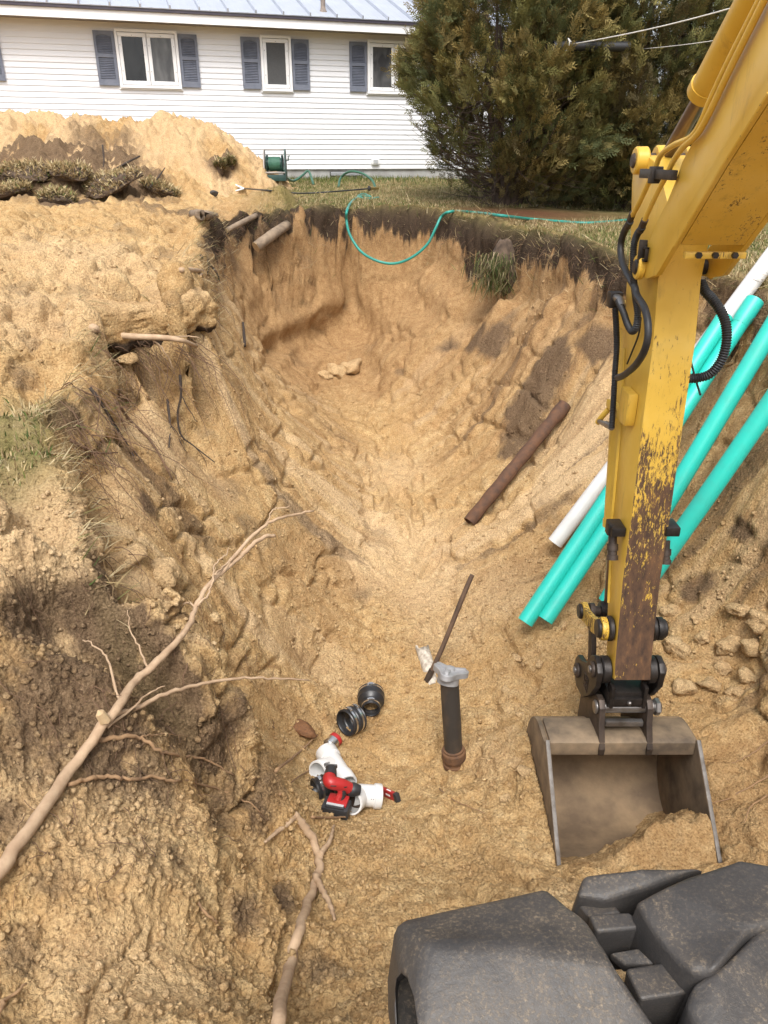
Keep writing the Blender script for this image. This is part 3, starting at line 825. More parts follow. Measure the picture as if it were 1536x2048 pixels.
# ================================================================== SPOIL HEAP beside the house
def heap():
    pk = [(-260, 236, 12.6), (-120, 230, 12.8), (30, 233, 12.9), (90, 236, 12.9), (150, 250, 12.7), (190, 246, 12.6), (250, 246, 12.7), (320, 243, 12.9), (350, 243, 12.9), (390, 252, 12.9), (424, 270, 12.9), (-400, 240, 12.6)]
    P = [PS(u, v, s) for u, v, s in pk]
    lows = [(PS(150, 300, 11.6), 0), (PS(60, 290, 11.6), 0), (PS(-80, 290, 11.4), 0), (PS(250, 320, 11.8), 0)]
    P += [p for p, _ in lows]
    xs = np.linspace(-9.5, -1.0, 400); ys = np.linspace(10.6, 16.4, 250)
    X, Y = np.meshgrid(xs, ys); x = X.ravel().astype(np.float32); y = Y.ravel().astype(np.float32)
    g = base_h(x, y)
    nn = fbm(x * 1.6, y * 1.6, x * 0, 4, 101); n2 = fbm(x * 6, y * 6, x * 0 + 2, 4, 103); n3 = fbm(x * 22, y * 22, x * 0 + 2, 3, 104)
    acc = np.zeros(x.shape)
    for p in P:
        d = np.hypot(x - p[0] + .15 * nn, y - p[1] + .15 * n2)
        hh = p[2] + .04 - .84 * (np.sqrt(d * d + .08) - .28)
        acc = acc + np.exp(np.clip(14 * hh, -60, 60))
    h = np.log(acc + 1e-30) / 14
    D = nn * .08 + n2 * .06 + n3 * .035 + (np.abs(vnoise(x * 7, y * 7, x * 0, 111)) - .3) * .10 + (np.abs(vnoise(x * 17, y * 17, x * 0, 112)) - .3) * .06 + lumps(x, y, .13, 107, .6) * .05
    z = np.maximum(h + D, g - .25)
    me = grid_mesh('dirt_heap', np.column_stack([x, y, z]), len(ys), len(xs))
    dark = np.zeros(x.shape)
    for u, v, s, r, a in [(200, 340, 11.5, .7, .9), (120, 345, 11.2, .9, .95), (30, 335, 11.2, .9, .9), (300, 365, 11.4, .5, .85), (180, 300, 12.0, .5, .6), (60, 300, 12.0, .5, .6), (160, 268, 12.4, .3, .45), (-100, 320, 11.2, .9, .7), (440, 335, 12.3, .22, .9), (460, 320, 12.4, .16, .9), (230, 300, 12.0, .5, .6)]:
        c = PS(u, v, s); dark = np.maximum(dark, a * np.exp(-(((x - c[0]) ** 2 + (y - c[1]) ** 2 * .6) / r ** 2) ** 1.5))
    dark = np.clip(dark * smooth(-.5, .2, n2 + n3 + .3), 0, 1)
    pale = smooth(.1, .5, nn + .4) * .8
    put_color(me, 'soil', np.column_stack([dark, dark * 0, .12 + 0 * dark])); put_color(me, 'tone', np.column_stack([pale, 0 * pale, 0 * pale]))
    me.materials.append(M_GROUND)
    o = bpy.data.objects.new('dirt_heap', me); COL.objects.link(o)
    gxy = np.meshgrid(_GX, _GY); zz = np.array(z).reshape(len(ys), len(xs))
    fi = np.clip((gxy[0] - xs[0]) / (xs[1] - xs[0]), 0, len(xs) - 1).astype(int); fj = np.clip((gxy[1] - ys[0]) / (ys[1] - ys[0]), 0, len(ys) - 1).astype(int)
    inside = (gxy[0] > xs[0]) & (gxy[0] < xs[-1]) & (gxy[1] > ys[0]) & (gxy[1] < ys[-1])
    HMAP[:] = np.where(inside, np.maximum(HMAP, zz[fj, fi]), HMAP)
    props(o, 'large heap of dug sand and topsoil piled against the white house', 'dirt heap')
heap()
# ================================================================== EXCAVATOR (boom, stick, linkage, bucket, one track)
def paint(name, wear_lo, wear_hi, z0, z1, spots=.60):
    """Yellow paint, faded and chipped; wear grows from height z0 down to z1."""
    m, nt, b = nodes_of(name)
    co = objco(nt)
    fade = noise_(nt, co, 3.0, 4, .6)
    yel = ramp(nt, fade, [(.3, (.56, .335, .035)), (.55, (.64, .405, .062)), (.75, (.66, .455, .11))])
    grime = noise_(nt, objco(nt, (9, 9, 2.5)), 2.0, 6, .7)
    yel = mixc(nt, ramp(nt, grime, [(.55, 0.0), (.80, .55)]), yel, (.20, .115, .030))
    sep = N(nt, 'ShaderNodeSeparateXYZ'); nt.links.new(co, sep.inputs[0])
    mr = N(nt, 'ShaderNodeMapRange'); nt.links.new(sep.outputs[2], mr.inputs[0])
    mr.inputs[1].default_value = z0; mr.inputs[2].default_value = z1; mr.inputs[3].default_value = wear_lo; mr.inputs[4].default_value = wear_hi
    chip = noise_(nt, objco(nt, (62, 62, 17)), 1.6, 8, .75, .5)
    chip2 = noise_(nt, objco(nt, (9, 9, 4)), 1.2, 4, .6)
    chip = math_(nt, 'ADD', math_(nt, 'MULTIPLY', chip, .66), math_(nt, 'MULTIPLY', chip2, .34))
    th = math_(nt, 'ADD', chip, mr.outputs[0])
    wm = ramp(nt, th, [(spots, 0.0), (spots + .05, 1.0)])
    rust = ramp(nt, noise_(nt, objco(nt, (1, 1, .35)), 30, 7, .7), [(.3, (.030, .017, .011)), (.55, (.095, .048, .024)), (.72, (.17, .085, .035)), (.85, (.30, .17, .06))])
    nt.links.new(mixc(nt, wm, yel, rust), b.inputs['Base Color'])
    nt.links.new(math_(nt, 'ADD', math_(nt, 'MULTIPLY', wm, .35), .38), b.inputs['Roughness'])
    add_bump(nt, b, math_(nt, 'SUBTRACT', 1.0, wm), .35, .002)
    return m
EXZ = -1.62
M_YEL = paint('yellow_paint', 0, 0, 1, 0, .625)
M_YELS = paint('yellow_paint_scraped', 0.012, .24, 1.05, -.45, .60)
M_YELL = paint('yellow_paint_greasy', .04, .04, 1, 0, .53)
M_YELU = paint('yellow_paint_underside', .0, .0, 1, 0, .565)
M_STEEL = simple('worn_brown_steel', (.085, .062, .047), (.040, .030, .025), 18, .55, metal=.4, bump=.3, bscale=50)
M_DARKST = simple('greasy_dark_steel', (.045, .038, .034), (.016, .014, .013), 16, .45, metal=.5, bump=.25, bscale=45)
M_PIN = simple('grey_steel_pin', (.30, .29, .28), (.16, .14, .125), 14, .38, metal=.8)
M_ROD = simple('dull_cylinder_rod', (.24, .17, .12), (.10, .07, .055), 6, .3, metal=.7, stretch=(1, 1, .2))
M_HOSE = simple('black_rubber_hose', (.022, .023, .025), (.012, .012, .013), 20, .5)
M_BUCKET = simple('dusty_bucket_steel', (.29, .21, .13), (.10, .075, .052), 7, .75, metal=.15, bump=.35, bscale=35, lo=.3, hi=.68)
M_BUCKIN = simple('muddy_bucket_steel', (.32, .22, .125), (.14, .095, .058), 4.5, .8, bump=.35, bscale=26, lo=.3, hi=.66)
M_EDGE = simple('bright_worn_edge', (.20, .185, .17), (.10, .085, .07), 22, .6, metal=.5)

ex_root = thing('excavator', 'yellow excavator with scraped paint reaching its bucket into the sandy pit', 'excavator', (1.195, .5, EXZ))
EXO = np.array([1.195, .5, EXZ])
def z3(x, y): return 1036 + x / 3.072, y / 3.072
def z4(x, y): return 1036 + x / 3.072, 560 + y / 3.072
def z5(x, y): return 1036 + x / 2.73, 1000 + y / 2.73
def z7(x, y): return 700 + x / 1.837, 1650 + y / 1.837
def yz(uv, x): p = PXp(uv[0], uv[1], x); return (p[1], p[2])
def part(name, g, mat, parent=None, bev=0, smoothed=None, seg=2):
    v = np.asarray(g[0], float).reshape(-1, 3) - EXO
    o = mk(name, v, g[1], mat, parent or ex_root, flat=smoothed is None, local=True, smooth_angle=smoothed)
    fixn(o)
    if bev: bevel(o, bev, seg)
    return o
def xcyl(y, z, r, x0, x1, k=24, cham=.006):
    g = glathe([(0.0001, x0), (r - cham, x0), (r, x0 + cham), (r, x1 - cham), (r - cham, x1), (0.0001, x1)], k)
    v = np.asarray(g[0]); return np.column_stack([v[:, 2], y + v[:, 0], z + v[:, 1]]), g[1]
def rod(a, b, r, k=20): return xform(glathe([(0.0001, 0), (r, 0), (r, np.linalg.norm(np.array(b) - np.array(a))), (0.0001, np.linalg.norm(np.array(b) - np.array(a)))], k), frame_z(a, b))

# ---- boom
XB0, XB1 = 1.055, 1.335
upper = [yz(z3(*p), XB0) for p in [(1515, 0), (1310, 405), (1112, 800), (1010, 990)]]
nose = [yz(z3(*p), XB0) for p in [(965, 1120), (915, 1240), (850, 1370), (808, 1480), (748, 1570), (722, 1635), (742, 1692), (792, 1712), (850, 1690), (905, 1595)]]
lower = [yz(z3(*p), XB0) for p in [(958, 1505), (1100, 1265), (1250, 1010), (1390, 790), (1536, 562)]]
bd = np.array(upper[0]) - np.array(upper[-1]); bd /= np.linalg.norm(bd)
e1 = np.array(upper[0]) + bd * 1.0; e2 = np.array(lower[-1]) + bd * 1.12
knee = [tuple(e1), (e1[0] - .55, e1[1] + .22), (e1[0] - 1.9, e1[1] - .85), (e1[0] - 2.25, e1[1] - 2.0), (e1[0] - 2.0, e1[1] - 2.05), (e1[0] - 1.45, e1[1] - 1.1), (e2[0] - .35, e2[1] - .02), tuple(e2)]
outline = upper[::-1] + knee + lower[::-1] + nose[::-1]
side = part('boom', gprism(outline, XB0, XB0 + .022), M_YEL, bev=.003)
part('boom_side_plate', gprism(outline, XB1 - .022, XB1), M_YEL, bev=.003)
box = [upper[-1]] + knee[:0] + upper[:-1][::-1] + knee + lower[::-1] + [yz(z3(985, 1300), XB0)]
part('boom_box', gprism(box, XB0 + .024, XB1 - .024), M_YELU)
# bolted stop plate under the nose and weld bead along the lower edge
wb_pts = [(XB0 + .002, q[0] - .004, q[1] - .004) for q in lower]
part('weld_bead', gtube(wb_pts, .006, 6), M_YELU, side)
py, pz = yz(z3(765, 1640), XB0)
part('pivot_boss', xcyl(py, pz, .050, XB0 - .028, XB0 + .002), M_YEL, side, smoothed=40)
part('pivot_boss', xcyl(py, pz, .050, XB1 - .002, XB1 + .03), M_YEL, side, smoothed=40)
part('pivot_pin', xcyl(py, pz, .030, XB0 - .036, XB1 + .04), M_DARKST, side, smoothed=40)
# latch on the boom nose
ly, lz = yz(z3(790, 1530), XB0)
part('latch', join(gbox(XB0 - .03, XB0 - .002, ly - .012, ly + .012, lz - .055, lz + .035), gbox(XB0 - .02, XB0 - .006, ly - .055, ly - .01, lz - .045, lz - .035), gbox(XB0 - .02, XB0 - .006, ly - .055, ly - .045, lz - .045, lz + .012),
                   gbox(XB0 - .02, XB0 - .006, ly - .055, ly - .01, lz + .002, lz + .012)), M_DARKST, side, bev=.003)
# cross bolts at the stop under the boom nose
cy, cz = yz(z3(958, 1520), XB0)
part('stop_bar', gbox(XB0 + .03, XB1 - .03, cy - .045, cy - .015, cz - .035, cz - .012), M_YELU, side, bev=.004)
for xx in (1.13, 1.19, 1.26): part('bolt', xform(glathe([(.0001, 0), (.012, 0), (.012, .014), (.0001, .014)], 6), Matrix.Translation((xx, cy - .045, cz - .022)) @ Matrix.Rotation(R(90), 4, 'X')), M_DARKST, side)
# worn lettering on the side of the boom nose
dy, dz = yz(z3(800, 1270), 1.108); ey_, ez_ = yz(z3(838, 1375), 1.108)

# ---- arm cylinder on top of the boom
ca, cb_ = np.array([1.195, 2.95, .463]), np.array([1.195, 3.26, .226])
cd = (cb_ - ca) / np.linalg.norm(cb_ - ca)
cyl = part('arm_cylinder', join(rod(cb_ - cd * 1.7, cb_, .058, 32), rod(cb_ - cd * .03, cb_ + cd * .012, .063, 32)), M_YEL, smoothed=40)
TOPY, TOPZ = 3.60, -.012
part('cylinder_rod', rod(cb_ - cd * .05, (1.195, TOPY, TOPZ), .030), M_ROD, cyl, smoothed=40)
part('rod_eye', xcyl(TOPY, TOPZ, .060, 1.15, 1.24), M_YEL, cyl, smoothed=40)

# ---- stick
XS0, XS1 = 1.108, 1.283
st_back = [yz(q, XS0) for q in [z3(705, 1045), z3(698, 1130), z3(690, 1500), z4(663, 60), z4(645, 400), z4(636, 640), z4(618, 950), z4(603, 1130), z4(566, 1530), z5(502, 300), z5(488, 600), z5(482, 850)]]
st_front = [yz(q, XS0) for q in [z5(497, 950), z5(526, 985), z5(530, 880), z5(570, 450), z4(690, 1500), z4(735, 1130), z4(780, 760), z4(830, 380), z4(860, 0), z3(900, 1500), z3(930, 1300), z3(880, 1090), z3(830, 985), z3(780, 945), z3(735, 965)]]
so = part('stick', gprism(st_back + st_front, XS0, XS1), [M_YEL, M_YELS], bev=.006)
for p in so.data.polygons:
    if p.normal.y < -.6: p.material_index = 1
part('stick_top_boss', xcyl(TOPY, TOPZ, .055, XS0 - .045, XS0 + .01), M_YEL, so, smoothed=40)
part('stick_top_boss', xcyl(TOPY, TOPZ, .055, XS1 - .01, XS1 + .045), M_YEL, so, smoothed=40)
part('stick_top_pin', xcyl(TOPY, TOPZ, .030, XS0 - .055, XS1 + .055), M_STEEL, so, smoothed=40)
# raised ledge along the back of the side plate
lp = [yz(q, XS0) for q in [z4(655, 420), z4(646, 640), z4(628, 950), z4(613, 1130), z4(576, 1530), z5(510, 300), z5(498, 560)]]
part('side_ledge', gtube([(XS0 - .001, a, b) for a, b in lp], .009, 4), M_YEL, so)
# pad and strap bracket on the side
ay, az = yz(z4(745, 705), XS0); by, bz = yz(z4(668, 850), XS0)
part('bracket_pad', gprism([(ay, az), (by, az + .004), (by, bz + .03), (by - .03, bz - .005), (ay + .01, bz), (ay, bz + .03)], XS0 - .045, XS0 - .001), M_YEL, so, bev=.006)
gy_, gz_ = yz(z4(600, 775), XS0)
part('hose_strap', gbox(XS0 - .03, XS0 + .01, by - .02, gy_ + .06, gz_ - .018, gz_ + .018), M_YEL, so, bev=.004)
# ---- bucket cylinder behind the stick
b0, b1 = np.array([1.195, 3.80, -.70]), np.array([1.195, 3.575, -1.72])
bc = part('bucket_cylinder', join(rod(b0, b1, .062, 28), rod(b1 - (b1 - b0) * .03, b1 + (b1 - b0) * .008, .067, 28)), M_YEL, smoothed=40)
LPY, LPZ = 3.48, -2.18
part('cylinder_rod', rod(b1 - (b1 - b0) * .04, (1.195, LPY, LPZ), .034), M_ROD, bc, smoothed=40)
part('rod_eye', xcyl(LPY, LPZ, .055, 1.14, 1.25), M_DARKST, bc, smoothed=40)
part('cylinder_mount', join(xcyl(3.80, -.68, .055, 1.13, 1.26), gbox(1.135, 1.15, 3.50, 3.80, -.74, -.63), gbox(1.24, 1.255, 3.50, 3.80, -.74, -.63)), M_YEL, bc)
# ---- linkage
SPY, SPZ = 3.15, -2.07
def link(y0, z0, y1, z1, r0, r1, bow, x0, x1):
    a = np.array([y0, z0]); b = np.array([y1, z1]); d = (b - a) / np.linalg.norm(b - a); n = np.array([-d[1], d[0]])
    pts = []
    for k in range(9):
        t = math.pi / 2 + math.pi * k / 8; pts.append(a + r0 * (math.cos(t) * d + math.sin(t) * n))
    for k in range(1, 6): t = k / 6; pts.append(a + (b - a) * t + n * (-(r0 + (r1 - r0) * t) * .72 + bow * math.sin(math.pi * t)))
    for k in range(9):
        t = -math.pi / 2 + math.pi * k / 8; pts.append(b + r1 * (math.cos(t) * d + math.sin(t) * n))
    for k in range(5, 0, -1): t = k / 6; pts.append(a + (b - a) * t + n * ((r0 + (r1 - r0) * t) * .72 + bow * math.sin(math.pi * t)))
    return gprism([tuple(p) for p in pts], x0, x1)
for x0, x1 in ((1.045, 1.075), (1.315, 1.345)):
    lk = part('guide_link', link(LPY, LPZ, SPY, SPZ, .050, .058, .022, x0, x1), M_YELL if x0 < 1.2 else M_DARKST, bev=.005)
    out = x0 < 1.1
    for yy, zz, rr in ((LPY, LPZ, .040), (SPY, SPZ, .046)):
        part('link_boss', xcyl(yy, zz, rr, x0 - .018 if out else x1 - .004, x0 + .004 if out else x1 + .018), M_DARKST, lk, smoothed=40)
    part('link_collar', xcyl(SPY, SPZ, .062, 1.078 if out else XS1 + .003, XS0 - .003 if out else 1.312), M_DARKST, lk, smoothed=40)
part('link_pin', xcyl(LPY, LPZ, .028, 1.03, 1.36), M_STEEL, smoothed=40)
part('link_pin', xcyl(SPY, SPZ, .030, 1.03, 1.36), M_STEEL, smoothed=40)
CRY, CRZ = 3.36, -2.47          # rear pin of the coupler
CFY, CFZ = 3.115, -2.285        # stick pin
for x0, x1 in ((1.085, 1.112), (1.278, 1.305)):
    part('bucket_link', link(LPY, LPZ, CRY, CRZ, .046, .046, -.02, x0, x1), [M_STEEL], bev=.004)
# ---- quick coupler
for x0, x1 in ((1.030, 1.058), (1.332, 1.360)):
    pl = part('coupler_plate', gprism([(3.045, -2.26), (3.08, -2.225), (3.13, -2.215), (3.18, -2.245), (3.24, -2.335), (3.33, -2.385), (3.40, -2.40), (3.44, -2.455), (3.43, -2.53), (3.37, -2.575), (3.24, -2.555), (3.13, -2.455), (3.055, -2.345)], x0, x1), M_DARKST, bev=.005)
    o_ = x0 < 1.1
    for yy, zz in ((CFY, CFZ), (CRY, CRZ)):
        part('coupler_boss', xcyl(yy, zz, .040, x0 - .016 if o_ else x1 - .003, x0 + .003 if o_ else x1 + .016), M_STEEL, pl, smoothed=40)
        part('pin_head', xcyl(yy, zz, .020, x0 - .026 if o_ else x1, x0 if o_ else x1 + .026), M_PIN, pl, smoothed=40)
    if o_:   # cast square emblem on the plate
        ey, ez = 3.205, -2.43
        em = [gbox(x0 - .004, x0 + .001, ey - .034, ey + .034, ez - .040, ez - .034), gbox(x0 - .004, x0 + .001, ey - .034, ey + .034, ez + .034, ez + .040), gbox(x0 - .004, x0 + .001, ey - .034, ey - .028, ez - .034, ez + .034), gbox(x0 - .004, x0 + .001, ey + .028, ey + .034, ez - .034, ez + .034),
              gbox(x0 - .004, x0 + .001, ey + .006, ey + .014, ez - .024, ez + .024)] + [gbox(x0 - .004, x0 + .001, ey - .016, ey + .006, ez + q - .004, ez + q + .004) for q in (-.020, 0, .020)]
        part('cast_emblem', join(*em), M_STEEL, pl)
part('stick_collar', xcyl(CFY, CFZ, .068, 1.062, XS0 - .002), M_DARKST, smoothed=40)
part('stick_collar', xcyl(CFY, CFZ, .068, XS1 + .002, 1.328), M_DARKST, smoothed=40)
part('coupler_pin', xcyl(CFY, CFZ, .034, 1.02, 1.372), M_STEEL, smoothed=40)
part('coupler_pin', xcyl(CRY, CRZ, .034, 1.02, 1.372), M_STEEL, smoothed=40)
part('coupler_body', join(gbox(1.060, 1.33, 3.20, 3.36, -2.54, -2.43), gbox(1.10, 1.29, 3.055, 3.20, -2.47, -2.38), gbox(1.105, 1.125, 3.03, 3.10, -2.46, -2.335), gbox(1.265, 1.285, 3.03, 3.10, -2.46, -2.335)), M_DARKST, bev=.006)
part('lock_bar', gbox(1.125, 1.265, 3.035, 3.055, -2.445, -2.405), M_DARKST, bev=.004)
part('lock_bolt', xcyl(0, 0, .012, 0, .02, 12), M_PIN).location = (.03 - 0, 3.03 - .5 - 0, -2.425 - EXZ)
bpy.data.objects['lock_bolt'].data.transform(Matrix.Translation(tuple(EXO)))
bpy.data.objects['lock_bolt'].location = (0.0, 0, 0); bpy.data.objects['lock_bolt'].data.transform(Matrix.Translation((1.19 - 1.195, 3.03 - .5, -2.425 - EXZ)))
# ---- bucket
prof = [(3.00, -2.640), (3.19, -2.660), (3.31, -2.74), (3.385, -2.87), (3.40, -3.02), (3.36, -3.16), (3.25, -3.27), (3.08, -3.31), (2.90, -3.26), (2.70, -3.13), (2.50, -3.00)]
prof = [(q[0], q[1]) for q in catmull([(*q, 0) for q in prof], 4)]
inner = []
for i, q in enumerate(prof):
    a = np.array(prof[max(i - 1, 0)]); b = np.array(prof[min(i + 1, len(prof) - 1)])
    t = (b - a) / np.linalg.norm(b - a); n = np.array([t[1], -t[0]])
    c = np.array([3.0, -2.95])
    if np.dot(c - np.array(q), n) < 0: n = -n
    inner.append(tuple(np.array(q) + n * .020))
nb2 = len(prof)
SV, SF = [], []
for x in (BX0 + .018, BX1 - .018):
    SV += [(x, *q) for q in prof] + [(x, *q) for q in inner]
for i in range(nb2 - 1):
    SF.append((i, i + 1, i + 1 + 2 * nb2, i + 2 * nb2)); SF.append((i + nb2, i + nb2 + 2 * nb2, i + 1 + 3 * nb2, i + 1 + nb2))
for i in (0, nb2 - 1): SF.append((i, i + 2 * nb2, i + 3 * nb2, i + nb2))
bk = part('bucket', (SV, SF), M_BUCKIN, smoothed=50)
for x0, x1 in ((BX0 - .004, BX0 + .018), (BX1 - .018, BX1 + .004)):
    sp = part('bucket_side', gprism([(prof[0][0] - .02, prof[0][1] + .03)] + prof, x0, x1), M_BUCKET, bk, bev=.002)
    a = np.array([prof[0][0] - .02, prof[0][1] + .03]); b = np.array(prof[-1])
    d = (b - a) / np.linalg.norm(b - a); n = np.array([d[1], -d[0]]) if d[1] < 0 else np.array([-d[1], d[0]])
    n = np.array([-abs(n[0]), abs(n[1])])
    part('side_cutter', gprism([tuple(a - n * .012 + d * .0), tuple(b - n * .012), tuple(b + n * .003), tuple(a + n * .003)], x0 + .001, x1 - .001), M_EDGE, bk, bev=.004)
# lip beam across the top and the cutting edge
part('lip_beam', gprism([(2.985, -2.635), (3.17, -2.648), (3.17, -2.630), (3.0, -2.615), (2.975, -2.625), (2.975, -2.700), (2.995, -2.705)], BX0 + .02, BX1 - .02), M_BUCKET, bk, bev=.004)
part('cutting_edge', gprism([(2.46, -2.985), (2.62, -3.085), (2.61, -3.10), (2.45, -2.998)], BX0 + .0, BX1 - .0), M_EDGE, bk, bev=.003)
for x0, x1 in ((1.062, 1.092), (1.298, 1.328)):
    er = part('bucket_ear', gprism([(2.968, -2.70), (2.960, -2.655), (3.02, -2.545), (3.035, -2.465), (3.07, -2.435), (3.12, -2.44), (3.17, -2.485), (3.27, -2.47), (3.33, -2.49), (3.36, -2.55), (3.38, -2.86), (3.30, -2.75), (3.18, -2.652), (3.0, -2.63)], x0, x1), M_STEEL, bk, bev=.004)
    o_ = x0 < 1.2
    for yy, zz in ((3.085, -2.490), (3.30, -2.525)): part('pin_boss', xcyl(yy, zz, .036, x0 - .014 if o_ else x1 - .002, x0 + .002 if o_ else x1 + .014), M_PIN, er, smoothed=40)
part('bucket_pin', xcyl(3.085, -2.490, .030, 1.06, 1.38), M_PIN, bk, smoothed=40)
part('bucket_pin', xcyl(3.30, -2.525, .028, 1.06, 1.36), M_PIN, bk, smoothed=40)
part('pin_nut', xcyl(3.085, -2.490, .044, 1.345, 1.375, 6), M_PIN, bk)
part('latch_bar', gbox(1.10, 1.29, 3.035, 3.065, -2.575, -2.545), M_PIN, bk, bev=.006)
# ---- hydraulic lines
XH = 1.035
def line(name, pts, r, mat, x=XH, k=10, parent=None):
    P3 = [PXp(*q[:2], q[2] if len(q) > 2 else x) for q in pts]
    return part(name, gtube(catmull(P3, 6), r, k), mat, parent, smoothed=60)
def ribbed(name, pts, r, x=XH, step=.0075, parent=None):
    P3 = catmull([PXp(*q[:2], q[2] if len(q) > 2 else x) for q in pts], 16)
    P3 = np.array(P3); L = np.concatenate([[0], np.cumsum(np.linalg.norm(np.diff(P3, axis=0), axis=1))])
    n = int(L[-1] / step) * 2
    t = np.linspace(0, L[-1], n)
    Q = np.column_stack([np.interp(t, L, P3[:, i]) for i in range(3)])
    rad = [r * (1.0 if i % 2 else .80) for i in range(n)]
    return part(name, gtube(list(Q), rad, 12), M_HOSE, parent, smoothed=30)
tA = line('hydraulic_tube', [z3(1580, -200), z3(1480, 10), z3(1290, 385), z3(1185, 610), z3(1110, 780), z3(1050, 850), z3(960, 890), z3(880, 950), z3(840, 1040), z3(790, 1150), z3(735, 1265), z3(690, 1345)], .0105, M_YEL)
tB = line('hydraulic_tube', [z3(1610, -200), z3(1508, 10), z3(1305, 420), z3(1125, 790), z3(1015, 905), z3(955, 990), z3(900, 1100), z3(850, 1195), z3(800, 1300), z3(765, 1385)], .0105, M_YEL)
part('tube_fitting', gtube([PXp(*z3(705, 1310), XH), PXp(*z3(672, 1395), XH)], .015, 8), M_STEEL)
part('tube_fitting', gtube([PXp(*z3(780, 1350), XH), PXp(*z3(750, 1420), XH)], .015, 8), M_STEEL)
part('tube_clamp', join(*[xform(gbox(-.022, .022, -.02, .02, -.03, .03), Matrix.Translation(tuple(PXp(*z3(a, b), XH)))) for a, b in ((845, 1075),)] + [gbox(XH - .012, XH + .012, *sorted((PXp(*z3(960, 1085), XH)[1], PXp(*z3(760, 1085), XH)[1])), PXp(*z3(850, 1100), XH)[2], PXp(*z3(850, 1040), XH)[2])]), M_DARKST, bev=.004)
line('hydraulic_hose', [z3(690, 1360), z3(655, 1420), z3(632, 1500), z3(636, 1590), z3(668, 1680), z3(715, 1760), z4(730, 95), z4(780, 180), z4(800, 300), z4(782, 420), z4(725, 520), z4(650, 585), z4(612, 600)], .0150, M_HOSE)
ribbed('spiral_guard_hose', [z3(765, 1395), z3(728, 1450), z3(710, 1530), z3(710, 1700), z4(722, 100), z4(735, 200), z4(725, 290), z4(700, 315), z4(672, 270), z4(648, 200), z4(615, 130)], .0150)
ribbed('spiral_guard_hose', [z4(597, 175), z4(604, 300), z4(606, 420), z4(596, 560), z4(586, 750), z4(575, 910)], .0150, 1.06)
p0 = PXp(*z4(595, 120), 1.06)
part('hose_block', xform(gbox(-.03, .03, -.03, .03, -.035, .035), Matrix.Translation(tuple(p0))), M_DARKST, bev=.006)
part('hose_elbow', gtube(catmull([PXp(*z4(590, 105), 1.06), PXp(*z4(625, 120), 1.045), PXp(*z4(640, 165), 1.04)], 5), .017, 10), M_PIN, smoothed=60)
part('grease_line', gtube(catmull([PXp(*z4(755, 230), 1.09), PXp(*z4(742, 330), 1.095), PXp(*z4(705, 430), 1.095), PXp(*z4(670, 515), 1.098)], 6), .004, 6), M_HOSE)
part('hose_fitting', join(gtube([PXp(*z4(575, 905), 1.06), PXp(*z4(540, 885), 1.06)], .016, 10), gtube([PXp(*z4(545, 890), 1.06), PXp(*z4(500, 868), 1.06)], .012, 10)), M_PIN)
part('elbow_tube', gtube(catmull([PXp(*z4(490, 875), 1.06), PXp(*z4(520, 835), 1.07), PXp(*z4(556, 795), 1.09)], 5), .014, 10), M_YEL, smoothed=60)
ribbed('spiral_guard_hose', [(*z4(1125, 10), 1.335), (*z4(1150, 70), 1.345), (*z4(1205, 130), 1.37), (*z4(1265, 230), 1.40), (*z4(1283, 350), 1.41), (*z4(1255, 480), 1.40), (*z4(1190, 570), 1.37), (*z4(1115, 600), 1.33), (*z4(1040, 605), 1.28)], .0215, step=.010)
part('cable_tie', gtube([PXp(*z4(1060, 490), 1.34), PXp(*z4(1085, 590), 1.35), PXp(*z4(1120, 705), 1.34)], .005, 6), M_HOSE)
# clamps and couplings low on the stick
for (ux, uy), x in ((z4(605, 1525), 1.075), (z4(935, 1522), 1.305)):
    p = PXp(ux, uy, x)
    part('pipe_clamp', join(xform(gbox(-.035, .03, -.05, .06, -.022, .022), Matrix.Translation(tuple(p))), xform(gbox(-.045, -.02, -.02, .03, -.03, .03), Matrix.Translation(tuple(p)))), M_DARKST, bev=.006)
for q0, q1, x in ((z4(582, 1565), z4(580, 1720), 1.070), (z4(908, 1600), z4(904, 1745), 1.315)):
    a = PXp(*q0, x); b = PXp(*q1, x)
    L_ = float(np.linalg.norm(a - b))
    part('hose_coupling', xform(glathe([(.0001, 0), (.020, 0), (.020, L_ * .35), (.026, L_ * .36), (.026, L_ * .62), (.022, L_ * .64), (.022, L_ * .8), (.027, L_ * .82), (.027, L_), (.0001, L_)], 14), frame_z(a, b)), M_STEEL, smoothed=40)

# ---- track
def track_mat():
    m, nt, b = nodes_of('dusty_track_rubber')
    co = objco(nt)
    rub = ramp(nt, noise_(nt, co, 9, 5, .6), [(.3, (.022, .021, .021)), (.7, (.047, .043, .041))])
    geo = N(nt, 'ShaderNodeNewGeometry'); sp = N(nt, 'ShaderNodeSeparateXYZ'); nt.links.new(geo.outputs['Normal'], sp.inputs[0])
    up = ramp(nt, sp.outputs[2], [(.2, 0.0), (.9, 1.0)])
    d1 = ramp(nt, noise_(nt, co, 5, 7, .75, .6), [(.46, 0.0), (.72, 1.0)])
    d2 = ramp(nt, noise_(nt, co, 210, 4, .75), [(.50, 0.0), (.70, 1.0)])
    dm = math_(nt, 'MULTIPLY', math_(nt, 'MULTIPLY', math_(nt, 'ADD', d1, .12), math_(nt, 'ADD', d2, .16)), math_(nt, 'ADD', up, .25), True)
    nt.links.new(mixc(nt, math_(nt, 'MULTIPLY', dm, .62), rub, (.36, .27, .17)), b.inputs['Base Color'])
    b.inputs['Roughness'].default_value = .5
    add_bump(nt, b, math_(nt, 'ADD', noise_(nt, co, 40, 6, .65), math_(nt, 'MULTIPLY', d2, .2)), .3, .006)
    return m
M_TRACK = track_mat()
def PZq(uv, h): return PZp(uv[0], uv[1], h)
